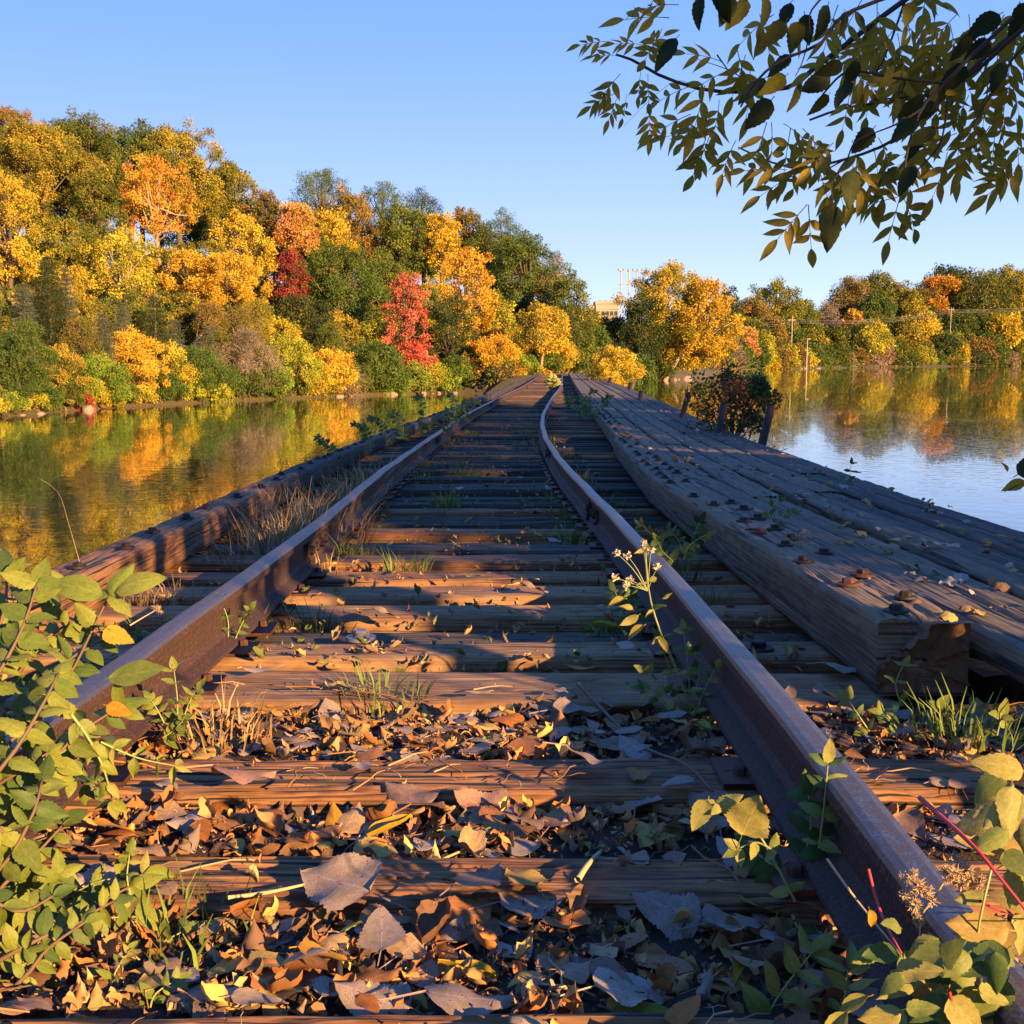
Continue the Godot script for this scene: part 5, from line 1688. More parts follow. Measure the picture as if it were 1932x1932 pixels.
func grass(label: String, px: float, py: float, d: float, n: int, h: float, spread: float, cols: Array, group := "", y := -1.0):
	var b = at_d(px, py, d)
	if y > 0.0: b.y = y
	var st = begin()
	st.set_smooth_group(0)
	for i in n:
		var a = rr(0, TAU)
		var o = Vector3(cos(a), 0, sin(a)) * spread * sqrt(rng.randf())
		var lean = (Vector3(cos(a), 0, sin(a)) * rr(0.1, 0.9) + rdir() * 0.4) * h
		var hh = h * rr(0.4, 1.1)
		var w = Vector3(-sin(a + rr(-1, 1)), 0, cos(a)) * rr(0.0012, 0.0028) * (1.0 + d * 0.05)
		var c: Array = cols[rng.randi() % cols.size()]
		var g = rr(0.75, 1.25)
		st.set_color(Color(c[0] * g, c[1] * g, c[2] * g))
		var p0 = o
		var p1 = o + Vector3(0, hh * 0.55, 0) + lean * 0.25
		var p2 = o + Vector3(0, hh * 0.85, 0) + lean * 0.8
		quad(st, p0 - w, p0 + w, p1 + w * 0.9, p1 - w * 0.9)
		quad(st, p1 - w * 0.9, p1 + w * 0.9, p2 + w * 0.15, p2 - w * 0.15)
	var o2 = tag(part("grass_tuft", done(st), M.scrap), label, "grass", group)
	o2.position = b

func fluff(t: Node3D, at: Vector3, r: float, n: int):      # dry seed head: a tuft of fine hairs
	var st = begin()
	st.set_smooth_group(-1)
	var cs = []
	for k in 9: cs.append(rdir() * r * rr(0.2, 0.75))
	for i in n * 4:
		var d = rdir()
		var o: Vector3 = cs[i % 9] + rdir() * r * 0.08
		var w = d.cross(rdir()).normalized() * r * 0.025
		quad(st, o - w, o + w, o + d * r * rr(0.2, 0.4) + w * 0.6, o + d * r * rr(0.2, 0.4) - w * 0.6)
	part("seed_head", done(st), M.seed, t, Transform3D(Basis(), at - t.position))

func build_plants():
	# ---- bush in the lower left corner
	var t = thing("honeysuckle_bush", "leafy green bush filling the lower left corner over the left rail", "bush", at_d(-120, 1900, 1.9))
	var bm = ["bush_a", "bush_a", "bush_b", "bush_c", "bush_c", "bush_a", "bush_d"]
	for q in [
		[[[-140, 1700, 1.95], [0, 1425, 1.95], [100, 1330, 2.0], [205, 1125, 2.05]], 6, 0.105],
		[[[-140, 1750, 1.8], [40, 1520, 1.85], [130, 1400, 1.9], [225, 1335, 1.95]], 6, 0.10],
		[[[-140, 1500, 1.9], [-20, 1300, 1.95], [40, 1190, 2.0], [70, 1100, 2.05]], 5, 0.10],
		[[[-140, 1600, 1.75], [10, 1440, 1.8], [80, 1330, 1.85], [110, 1270, 1.9]], 5, 0.09],
		[[[-140, 1760, 1.7], [0, 1640, 1.72], [60, 1540, 1.75], [80, 1470, 1.8]], 5, 0.085],
		[[[-140, 1450, 2.1], [-30, 1260, 2.1], [10, 1140, 2.15], [10, 1075, 2.2]], 4, 0.10],
		[[[-140, 1850, 1.65], [0, 1760, 1.7], [130, 1730, 1.75], [250, 1670, 1.8]], 6, 0.075],
		[[[-140, 1900, 1.6], [20, 1800, 1.6], [140, 1740, 1.65], [215, 1700, 1.7]], 5, 0.065],
		[[[-140, 1880, 1.75], [-10, 1690, 1.75], [60, 1620, 1.8], [120, 1555, 1.85]], 5, 0.075],
		[[[-100, 1980, 1.55], [40, 1850, 1.58], [90, 1790, 1.6], [160, 1740, 1.62]], 5, 0.06],
		[[[-140, 1420, 2.0], [30, 1360, 2.0], [110, 1260, 2.02], [190, 1210, 2.05]], 5, 0.085],
		[[[-140, 1640, 1.9], [60, 1480, 1.92], [150, 1430, 1.95], [200, 1400, 2.0]], 5, 0.08],
		[[[-140, 1560, 1.85], [-20, 1490, 1.85], [30, 1460, 1.85], [90, 1420, 1.88]], 4, 0.085],
		[[[-140, 1620, 1.7], [-20, 1560, 1.72], [30, 1600, 1.74], [70, 1650, 1.76]], 5, 0.07],
		[[[-140, 1540, 1.95], [20, 1440, 1.95], [90, 1440, 1.97], [160, 1480, 1.98]], 5, 0.075],
		[[[-140, 1720, 1.6], [-30, 1700, 1.62], [40, 1720, 1.64], [100, 1690, 1.66]], 5, 0.065],
		[[[-140, 1820, 1.75], [-10, 1780, 1.76], [60, 1690, 1.78], [110, 1650, 1.8]], 5, 0.07],
		[[[-140, 1400, 2.0], [-60, 1330, 2.0], [0, 1250, 2.0], [30, 1210, 2.0]], 5, 0.085],
		[[[-140, 1300, 2.2], [-40, 1190, 2.2], [60, 1150, 2.2], [120, 1110, 2.2]], 5, 0.09],
		[[[-140, 1350, 2.1], [20, 1280, 2.1], [80, 1210, 2.12], [140, 1170, 2.15]], 5, 0.08],
	]:
		leafy(t, pts_of(q[0]), 0.0045, M.stem_brown, "oval" if rng.randf() < 0.7 else "ovate", bm, q[2] * 0.74, q[1] + 3, 0.1, 0.4)
	leaf_on(t, "oval", M.bush_a, at_d(205, 1280, 1.95) - t.position, Vector3(0.9, 0.2, 0.1), Vector3(-0.3, 0.7, 0.6), 0.105)
	leaf_on(t, "oval", M.bush_c, at_d(215, 1118, 2.05) - t.position, Vector3(0.9, 0.45, 0.0), Vector3(-0.3, 0.6, 0.6), 0.10)
	leaf_on(t, "oval", M.bush_a, at_d(195, 1125, 2.05) - t.position, Vector3(-0.9, 0.35, 0.1), Vector3(0.1, 0.5, 0.7), 0.11)
	leaf_on(t, "ovate", M.dry_gold, at_d(200, 1330, 1.94) - t.position, Vector3(0.6, -0.2, 0.1), Vector3(-0.1, 0.6, 0.7), 0.05)
	leaf_on(t, "ovate", M.dry_yellow, at_d(195, 1190, 2.0) - t.position, Vector3(0.6, -0.2, 0.1), Vector3(-0.1, 0.6, 0.7), 0.06)
	# pale drooping sprig with seeds hanging beside it
	var dr = thing("weed", "yellow-green drooping weed with dry seed heads below the left bush", "weed", at_d(150, 1500, 1.95))
	leafy(dr, pts_of([[120, 1330, 1.9], [165, 1390, 1.9], [195, 1450, 1.9], [212, 1510, 1.92]]), 0.003, M.stem_green, "ovate", ["pale_b", "pale_c", "bush_c"], 0.05, 5, 0.2, 0.7)
	fluff(dr, at_d(205, 1495, 1.93), 0.014, 50)
	fluff(dr, at_d(180, 1480, 1.93), 0.012, 40)
	leafy(dr, pts_of([[190, 1400, 1.9], [260, 1430, 1.92], [330, 1445, 1.95]]), 0.002, M.stem_green, "lance", ["pale_b", "bush_c"], 0.045, 4, 0.2, 0.2)
	fluff(dr, at_d(296, 1150, 2.05), 0.016, 60)
	stem(dr, pts_of([[245, 1180, 2.0], [270, 1165, 2.02], [296, 1150, 2.05]]), 0.0015, M.stem_straw, 5)
	# low weeds in the lower left
	var wl = thing("weed", "low weeds with narrow leaves in the lower left corner", "weed", at_y(160, 1850, 1.7))
	for q in [[[[120, 1700, 1.85], [180, 1665, 1.85], [270, 1650, 1.88]], 4, 0.07], [[[60, 1760, 1.75], [150, 1735, 1.75], [260, 1730, 1.78]], 5, 0.07], [[[200, 1900, 1.6], [215, 1840, 1.6], [240, 1800, 1.62]], 4, 0.035], [[[280, 1932, 1.55], [290, 1880, 1.55], [330, 1850, 1.57]], 4, 0.03], [[[300, 1780, 1.75], [330, 1765, 1.75], [350, 1755, 1.76]], 2, 0.055], [[[255, 1720, 1.8], [240, 1660, 1.8], [245, 1610, 1.82]], 5, 0.03], [[[60, 1900, 1.62], [80, 1850, 1.62], [110, 1810, 1.64]], 5, 0.045], [[[20, 1890, 1.6], [40, 1830, 1.6], [50, 1790, 1.6]], 4, 0.05]]:
		leafy(wl, pts_of(q[0]), 0.002, M.stem_green, ["lance", "ovate"][rng.randi() % 2], ["pale_b", "pale_c", "bush_c", "bush_a"], q[2], q[1], 0.2, 0.15)
	# ---- weeds in the lower right corner
	var rt = thing("bramble", "yellow-leaved bush with red stems in the lower right corner", "bush", at_d(1900, 1960, 1.15))
	stem(rt, pts_of([[1735, 1505, 1.25], [1830, 1590, 1.14], [1890, 1660, 1.10], [2000, 1800, 1.06]]), 0.0028, M.stem_red, 14, "red_stem")
	stem(rt, pts_of([[1638, 1640, 1.42], [1665, 1730, 1.38], [1720, 1830, 1.30], [1830, 1990, 1.4]]), 0.0024, M.stem_red, 14, "red_stem")
	stem(rt, pts_of([[1560, 1620, 1.42], [1610, 1690, 1.40], [1650, 1740, 1.36], [1700, 1800, 1.32]]), 0.002, M.stem_straw, 10, "dry_stem")
	stem(rt, pts_of([[1790, 1870, 1.16], [1800, 1910, 1.16], [1800, 1980, 1.16]]), 0.0022, M.stem_red, 6, "red_stem")
	stem(rt, pts_of([[1850, 1700, 1.22], [1890, 1720, 1.4], [1980, 1745, 1.16]]), 0.0018, M.stem_red, 8, "red_stem")
	stem(rt, pts_of([[1910, 1480, 1.25], [1880, 1600, 1.24], [1840, 1790, 1.22], [1830, 1990, 1.4]]), 0.0022, M.stem_green, 12)
	for q in [
		[1932, 1455, "ovate", "pale_a", -1, 0.3, 0.10], [1925, 1530, "ovate", "pale_a", -0.9, -0.3, 0.13], [1935, 1500, "ovate", "pale_b", -0.8, -0.6, 0.10], [1960, 1590, "ovate", "pale_d", -0.9, 0.15, 0.11], [1940, 1640, "ovate", "pale_c", 0.5, -0.9, 0.09],
		[1910, 1590, "lance", "pale_c", 0.4, -0.9, 0.08], [1860, 1560, "ovate", "pale_c", -0.4, -0.6, 0.06],
		[1905, 1755, "ovate", "pale_d", -1, 0.05, 0.12], [1860, 1690, "ovate", "pale_b", -0.8, -0.15, 0.06], [1790, 1790, "ovate", "pale_c", -0.8, -0.5, 0.09], [1770, 1770, "ovate", "pale_b", -0.7, -0.6, 0.08], [1850, 1820, "ovate", "pale_c", -0.5, 0.4, 0.07],
		[1735, 1845, "lance", "pale_b", -0.9, -0.3, 0.10], [1730, 1850, "ovate", "pale_d", 0.3, -0.6, 0.08], [1690, 1830, "ovate", "pale_a", 0.8, 0.1, 0.09], [1800, 1840, "ovate", "pale_c", 0.2, -0.8, 0.09], [1850, 1860, "ovate", "pale_c", -0.3, -0.8, 0.11], [1900, 1850, "ovate", "pale_e", -0.3, -0.7, 0.11], [1890, 1880, "ovate", "pale_c", 0.3, -0.7, 0.09],
		[1660, 1790, "ovate", "pale_c", -0.7, -0.3, 0.06], [1700, 1750, "ovate", "pale_c", -0.5, 0.3, 0.05], [1640, 1880, "lance", "pale_b", -0.7, -0.5, 0.08], [1700, 1910, "ovate", "pale_a", -0.7, -0.2, 0.08], [1760, 1920, "ovate", "pale_c", 0.7, 0.2, 0.08], [1600, 1910, "lance", "pale_b", -0.6, -0.7, 0.08], [1640, 1715, "lance", "dry_gold", 0.2, -0.7, 0.045],
		[1850, 1930, "ovate", "pale_b", 0.8, 0.2, 0.09], [1905, 1915, "ovate", "pale_a", -0.6, 0.4, 0.10], [1780, 1880, "ovate", "pale_e", -0.6, -0.5, 0.08], [1900, 1790, "ovate", "pale_e", -0.8, -0.4, 0.10]]:
		leaf_on(rt, q[2], M[q[3]], at_d(q[0], q[1], rr(1.16, 1.26)) - rt.position, Vector3(q[4], q[5], rr(-0.2, 0.3)), Vector3(rr(-0.3, 0.3), rr(0.5, 0.9), 0.6), q[6] * 0.58)
	for i in 26:
		leaf_on(rt, "ovate", M[["pale_b", "pale_c", "pale_e", "pale_c", "pale_a"][i % 5]], at_d(rr(1690, 1960), rr(1780, 1940), rr(1.12, 1.28)) - rt.position, Vector3(rr(-1, 1), rr(-0.7, 0.3), rr(-0.3, 0.3)), Vector3(rr(-0.4, 0.4), rr(0.4, 0.9), 0.6), rr(0.032, 0.058))
	for i in 16:
		leaf_on(rt, "ovate", M[["pale_b", "pale_a", "pale_c", "pale_d"][i % 4]], at_d(rr(1885, 1990), rr(1440, 1780), rr(1.14, 1.28)) - rt.position, Vector3(rr(-1, 0.4), rr(-0.7, 0.3), rr(-0.3, 0.3)), Vector3(rr(-0.3, 0.4), rr(0.4, 0.9), 0.6), rr(0.04, 0.065))
	for q in [[1735, 1680, 1.25, 0.020], [1720, 1660, 1.25, 0.013], [1815, 1650, 1.25, 0.022], [1790, 1645, 1.25, 0.014], [1840, 1665, 1.25, 0.014], [1735, 1735, 1.25, 0.010]]:
		fluff(rt, at_d(q[0], q[1], q[2]), q[3] * 1.25, 150)
	stem(rt, pts_of([[1790, 1645, 1.25], [1760, 1700, 1.26], [1735, 1740, 1.26], [1745, 1860, 1.24]]), 0.0015, M.stem_straw, 8, "dry_stem")
	# small sprouts in front of it
	for q in [
		[[[1500, 1740, 1.72], [1520, 1780, 1.7], [1555, 1830, 1.68]], ["pale_c", "pale_e"], 0.035, "thin sprout with a small seed head in front of the lower right bush"],
		[[[1440, 1932, 1.5], [1475, 1870, 1.5], [1530, 1800, 1.52]], ["pale_b", "pale_c"], 0.07, "yellow-green sprout at the lower edge left of the red-stemmed bush"],
		[[[1560, 1990, 1.45], [1590, 1900, 1.46], [1600, 1830, 1.48]], ["pale_b", "pale_a"], 0.06, "tall yellow-green sprout beside the red-stemmed bush"]]:
		var s = thing("weed", q[3], "weed", at_d(q[0][2][0], q[0][2][1], q[0][2][2]))
		leafy(s, pts_of(q[0]), 0.002, M.stem_green, "lance", q[1], q[2], 4, 0.15, 0.2)
	# ---- flowering weed against the right rail
	var fw = thing("flowering_weed", "sunlit weed with small cream flowers leaning on the right rail", "weed", at_d(1300, 1345, 3.0))
	var main = [[1305, 1340, 3.0], [1275, 1260, 2.98], [1245, 1190, 2.96], [1225, 1120, 2.95], [1218, 1040, 2.95]]
	leafy(fw, pts_of(main), 0.004, M.stem_green, "lance", ["pale_b", "pale_a", "pale_c"], 0.05, 4, 0.45, 0.5)
	for q in [[1165, 1045], [1185, 1050], [1214, 1028], [1228, 1040], [1240, 1072], [1160, 1090], [1182, 1104], [1190, 1095]]:
		var pp = at_d(q[0], q[1], 2.95)
		stem(fw, [at_d(1222, 1115, 2.95), at_d(lerp(1222.0, float(q[0]), 0.5), lerp(1115.0, float(q[1]), 0.6), 2.95), pp], 0.0016, M.stem_green, 6)
		var st = begin()
		st.set_smooth_group(-1)
		for i in 34:
			var dd = (rdir() + Vector3(0, 0.8, 0)).normalized()
			var ww = dd.cross(rdir()).normalized() * 0.0016
			var oo = rdir() * 0.006
			quad(st, oo - ww, oo + ww, oo + dd * 0.009 + ww, oo + dd * 0.009 - ww)
		part("flower", done(st), M.bloom, fw, Transform3D(Basis(), pp - fw.position))
	for q in [[1205, 1160, -0.8, -0.5, 0.06], [1180, 1130, -0.9, -0.3, 0.055], [1240, 1205, 0.5, -0.6, 0.05], [1215, 1180, -0.8, -0.6, 0.06], [1195, 1150, -0.7, 0.3, 0.04], [1250, 1130, 0.6, 0.4, 0.03]]:
		leaf_on(fw, "lance", M.pale_a, at_d(q[0], q[1], 2.95) - fw.position, Vector3(q[2], q[3], 0.1), Vector3(0.1, 0.7, 0.7), q[4])
	var bw = thing("weed", "leafy weed clump at the foot of the flowering weed", "weed", at_d(1290, 1350, 3.05))
	for q in [[[[1290, 1350, 3.05], [1270, 1280, 3.03], [1240, 1200, 3.02]], 5], [[[1300, 1350, 3.05], [1300, 1280, 3.05], [1290, 1190, 3.05]], 5], [[[1280, 1350, 3.0], [1250, 1300, 3.0], [1220, 1270, 3.0]], 4], [[[1310, 1350, 3.0], [1330, 1300, 3.0], [1350, 1260, 3.0]], 4], [[[1270, 1350, 2.95], [1235, 1310, 2.95], [1215, 1300, 2.95]], 4], [[[1300, 1350, 3.1], [1320, 1270, 3.1], [1310, 1230, 3.1]], 4]]:
		leafy(bw, pts_of(q[0]), 0.002, M.stem_green, "ovate", ["pale_c", "bush_b", "bush_d", "pale_b", "pale_e"], 0.042, q[1], 0.15, 0.35)
	# ---- other small weeds
	var Wd = [
		["weed with one big sunlit yellow leaf in the shade before the right rail", [[[1500, 1700, 1.74], [1425, 1565, 1.75], [1360, 1520, 1.77]], [[1465, 1610, 1.74], [1430, 1590, 1.75], [1395, 1600, 1.75]]], "ovate", ["pale_b", "pale_c"], 0.035, 3],
		["pale-topped nettle growing against the right rail", [[[1545, 1600, 1.9], [1555, 1520, 1.9], [1562, 1440, 1.9]]], "ovate", ["pale_c", "pale_b", "pale_e"], 0.05, 4],
		["dark green weed at the foot of the nettle by the right rail", [[[1520, 1610, 1.95], [1530, 1560, 1.95], [1525, 1500, 1.96]], [[1560, 1610, 1.92], [1550, 1560, 1.92], [1570, 1510, 1.93]], [[1470, 1640, 1.9], [1440, 1620, 1.92], [1420, 1600, 1.93]]], "ovate", ["pale_e", "bush_d", "pale_e"], 0.05, 4],
		["sunlit weed with a pale flower head against the left rail", [[[330, 1390, 2.75], [335, 1330, 2.75], [328, 1262, 2.75]], [[335, 1390, 2.75], [355, 1330, 2.75], [372, 1300, 2.75]], [[320, 1385, 2.75], [300, 1345, 2.75], [285, 1320, 2.75]], [[310, 1390, 2.7], [325, 1380, 2.7], [345, 1360, 2.7]]], "ovate", ["bush_c", "bush_b", "pale_c"], 0.040, 5],
		["small green weed inside the left rail beside the bolted tie", [[[430, 1215, 3.7], [430, 1170, 3.7], [415, 1130, 3.7]], [[440, 1215, 3.7], [455, 1180, 3.7], [470, 1150, 3.7]]], "ovate", ["bush_d", "bush_b"], 0.04, 5],
		["sprig of weeds by the leaves right of the right rail", [[[1700, 1330, 2.9], [1690, 1290, 2.9], [1705, 1255, 2.9]], [[1640, 1380, 2.7], [1620, 1350, 2.7], [1600, 1320, 2.7]], [[1760, 1390, 2.7], [1755, 1360, 2.7], [1770, 1335, 2.7]], [[1880, 1390, 2.6], [1885, 1370, 2.6], [1890, 1350, 2.6]], [[1800, 1360, 2.75], [1810, 1340, 2.75], [1830, 1330, 2.75]], [[1690, 1375, 2.7], [1680, 1355, 2.7], [1665, 1345, 2.7]]], "ovate", ["bush_c", "bush_d", "pale_c"], 0.045, 3],
		["bushy vine climbing over the left rail at the bend", [[[800, 815, 14.5], [840, 780, 14.5], [880, 770, 14.6]], [[790, 820, 14.0], [800, 780, 14.0], [790, 750, 14.0]], [[830, 810, 14.5], [870, 790, 14.5], [900, 760, 14.6]], [[760, 830, 13.5], [760, 800, 13.5], [740, 780, 13.5]], [[850, 800, 15.5], [860, 770, 15.5], [850, 745, 15.5]]], "ovate", ["bush_b", "bush_a", "bush_d", "pale_c"], 0.10, 11],
		["sprawling vine over the left guard timber", [[[640, 870, 11.5], [620, 840, 11.5], [600, 825, 11.5]], [[700, 850, 12.5], [690, 810, 12.5], [670, 800, 12.5]], [[740, 840, 13.0], [720, 800, 13.0], [700, 790, 13.0]]], "ovate", ["bush_d", "bush_b"], 0.08, 11],
		["green vine spilling over the right guard timber at the bend", [[[1110, 790, 24.0], [1100, 760, 24.0], [1120, 740, 24.0]], [[1100, 780, 25.0], [1080, 760, 25.0], [1075, 745, 25.0]], [[1120, 790, 22.0], [1135, 765, 22.0], [1150, 750, 22.0]], [[1105, 790, 23.0], [1115, 770, 23.0], [1095, 750, 23.0]]], "ovate", ["bush_b", "bush_d", "pale_c"], 0.14, 10],
		["lime green plant growing beside the farthest right rail", [[[1046, 738, 50.0], [1044, 725, 50.0], [1042, 712, 50.0]], [[1048, 738, 50.0], [1052, 728, 50.0], [1050, 716, 50.0]], [[1044, 738, 50.0], [1038, 730, 50.0], [1036, 720, 50.0]]], "ovate", ["pale_b", "bush_c"], 0.36, 5],
		["small sprig growing from a joint of the plank walk", [[[1460, 990, 5.5], [1450, 965, 5.5], [1470, 945, 5.5]], [[1465, 990, 5.5], [1480, 970, 5.5], [1495, 965, 5.5]]], "ovate", ["bush_d", "bush_b"], 0.05, 4],
		["tiny sprig on the outer edge of the plank walk", [[[1602, 905, 7.6], [1604, 890, 7.6], [1606, 875, 7.6]]], "ovate", ["pale_e"], 0.06, 3],
		["leafy weed clump between the right rail and the guard timber", [[[1290, 1050, 4.8], [1280, 1020, 4.8], [1260, 1000, 4.8]], [[1310, 1050, 4.9], [1310, 1010, 4.9], [1320, 985, 4.9]], [[1250, 1040, 5.0], [1230, 1010, 5.0], [1210, 990, 5.0]], [[1290, 1055, 4.7], [1300, 1030, 4.7], [1330, 1010, 4.7]], [[1270, 1060, 4.6], [1250, 1040, 4.6], [1240, 1020, 4.6]]], "ovate", ["bush_d", "pale_e", "mul_b"], 0.055, 6],
		["weed growing in the gap before the right rail, below the flowering weed", [[[1180, 1170, 4.0], [1170, 1140, 4.0], [1160, 1115, 4.0]], [[1200, 1170, 4.0], [1200, 1140, 4.0], [1190, 1120, 4.0]]], "ovate", ["bush_d", "pale_e"], 0.05, 5],
	]
	for q in Wd:
		var s0 = q[1][0][0]
		var o = thing("weed" if not q[0].contains("vine") else "vine", q[0], "weed" if not q[0].contains("vine") else "vine", at_d(s0[0], s0[1], s0[2]))
		for s in q[1]:
			leafy(o, pts_of(s), 0.0025 if s[0][2] < 8 else 0.005, M.stem_green, q[2], q[3], q[4], q[5], 0.1, 0.3)
		if q[0].contains("big sunlit"):
			leaf_on(o, "delta", M.pale_a, at_d(1400, 1575, 1.74) - o.position, Vector3(0.35, 0.9, 0.05), Vector3(-0.2, 0.4, 0.9), 0.075)
			leaf_on(o, "ovate", M.pale_b, at_d(1335, 1510, 1.77) - o.position, Vector3(-0.4, -0.8, 0.1), Vector3(-0.1, 0.5, 0.8), 0.055)
			leaf_on(o, "ovate", M.pale_b, at_d(1350, 1525, 1.77) - o.position, Vector3(0.5, 0.3, 0.1), Vector3(-0.1, 0.5, 0.8), 0.05)
		if q[0].contains("pale flower"): fluff(o, at_d(328, 1258, 2.75), 0.012, 60)
	# ---- shrub growing up outside the plank walk
	var sb = at_d(1378, 850, 17.0)
	var stp = at_d(1378, 712, 17.0)
	var shp = [[0.045, 0.075, 0.018], [0.06, 0.085, 0.02], [0.05, 0.065, 0.02], [0.24, 0.085, 0.035], [0.22, 0.10, 0.04]]
	var sh = tree("shrub", "low dark green and reddish shrub beside the plank walk between the leaning posts", "bush", "", sb, stp.y, at_d(1378, 835, 17.0).y, 1.12, shp, "shrub", 0.15, Vector3.ZERO, M.twig_dark, 0.5)
	for q in [[[1350, 820], [1340, 770], [1322, 728]], [[1400, 800], [1425, 740], [1436, 692]], [[1405, 820], [1432, 770], [1448, 742]], [[1370, 800], [1368, 740], [1362, 712]]]:
		var pp = []
		for v in q: pp.append(at_d(v[0], v[1], rr(16.6, 17.2)))
		leafy(sh, pp, 0.007, M.twig_dark, "oval", ["mul_a", "mul_b", "dry_brown"], 0.085, 8, 0.2, 0.1, Vector3(0, 0.5, 0.3))
	# ---- small branch reaching in from the right edge
	var eb = thing("twig", "leafy twig tip reaching in at the right edge over the water", "twig", at_d(1990, 900, 4.0))
	stem(eb, pts_of([[2010, 900, 4.0], [1940, 908, 4.0], [1895, 928, 4.0]]), 0.003, M.twig_dark, 8)
	for q in [[1935, 908, -0.8, -0.3, 0.09, "lance", "ash_a"], [1920, 895, 0.6, 0.4, 0.13, "ovate", "mul_b"], [1900, 890, -0.2, 0.4, 0.04, "lance", "ash_a"], [1960, 900, 0.3, -0.5, 0.09, "ovate", "mul_a"]]:
		leaf_on(eb, q[5], M[q[6]], at_d(q[0], q[1], 4.0) - eb.position, Vector3(q[2], q[3], 0), Vector3(0.1, 0.4, 0.9), q[4])
	# ---- grass
	var dry = [[0.30, 0.20, 0.09], [0.40, 0.28, 0.13], [0.22, 0.13, 0.06]]
	var grn = [[0.10, 0.15, 0.03], [0.15, 0.19, 0.04], [0.08, 0.11, 0.03]]
	var k = 0
	for q in [[560, 960, 6.8], [600, 935, 7.4], [525, 985, 6.3], [640, 915, 8.2], [580, 985, 6.2], [545, 930, 7.4], [620, 960, 6.7], [500, 1010, 5.7], [660, 890, 9.0], [690, 880, 9.6], [720, 860, 10.6]]:
		grass("dry tawny grass between the left rail and the guard timber, " + ("nearest clumps" if q[2] < 6.5 else ("middle clumps" if q[2] < 8.0 else "farthest clumps")), q[0], q[1], q[2], 150, 0.30, 0.24, dry, "dry grass beside the left rail, " + ("near" if q[2] < 6.5 else ("middle" if q[2] < 8.0 else "far")), tie_y(q[2]) - 0.08)
	for q in [[270, 1105, 4.5, dry, "straw-like dead grass behind the left bush"], [330, 1080, 4.7, dry, "dead grass beside the left guard timber"], [300, 1190, 3.9, grn, "greyish grass outside the left rail"], [605, 1030, 5.3, dry, "sunlit dry grass inside the left rail at its first joint"], [660, 990, 5.9, grn, "green grass inside the left rail beyond its first joint"], [480, 1160, 4.2, grn, "dark green grass inside the left rail between ties"], [610, 1168, 4.2, grn, "thin grass between two sunlit ties"], [1330, 1110, 4.5, grn, "grass tuft outside the right rail"], [1160, 1175, 4.1, grn, "grass in the shade inside the right rail"], [720, 1330, 3.08, grn, "short grass at the near edge of the wide smooth tie"], [420, 1395, 2.75, dry, "dry stalks at the foot of the left rail"], [330, 1800, 1.75, grn, "fine grass in the lower left litter"], [840, 900, 8.6, grn, "grass among the shaded ties"], [1285, 1005, 5.2, grn, "grass at the guard timber's foot"], [1830, 1390, 2.6, grn, "grass right of the short tie end"], [880, 850, 11.5, grn, "thin grass in the shaded bend"], [1080, 830, 14.0, grn, "grass outside the right rail at the bend"], [1100, 870, 10.5, dry, "dry grass outside the right rail before the bend"], [760, 1010, 5.4, grn, "low grass at the edge of the sunlit ties"], [1070, 965, 6.4, grn, "grass inside the right rail at its joint"]]:
		grass(q[4], q[0], q[1], q[2], 80, 0.10 if q[2] < 5 else 0.14, 0.12, q[3], "", floor_y(0, -q[2]) - 0.05 if q[2] > 3.5 else -1.0)
	for i in 30:
		var gd = 7.0 + 17.0 * rng.randf()
		var gp = rail_point(gd, [-0.75, 0.75][i % 2] + rr(-0.30, 0.30), 0.0)
		var lab = "low weeds and grass along the %s rail in the shaded stretch" % ["left", "right"][i % 2]
		var scr = Vector2(966.0 + gp.x / gd * FOCAL, 0)
		grass(lab, scr.x, 900, gd, 50, rr(0.07, 0.15), 0.16, grn if rng.randf() < 0.7 else dry, lab, gp.y - 0.06)
	var gs = thing("grass_stalk", "tall straw grass stalk rising beside the left guard timber", "grass", at_d(150, 1040, 3.9))
	stem(gs, pts_of([[150, 1060, 3.9], [130, 990, 3.9], [110, 930, 3.9], [70, 900, 3.9]]), 0.0008, M.stem_straw, 10, "stalk")

# ------------------------------------------------------------------ branches hanging in at the upper right
func cp(x: float, y: float, d: float) -> Vector3:          # crop of the upper right corner
	return at_d(1065.5 + x * 0.4485, y * 0.4485, d)

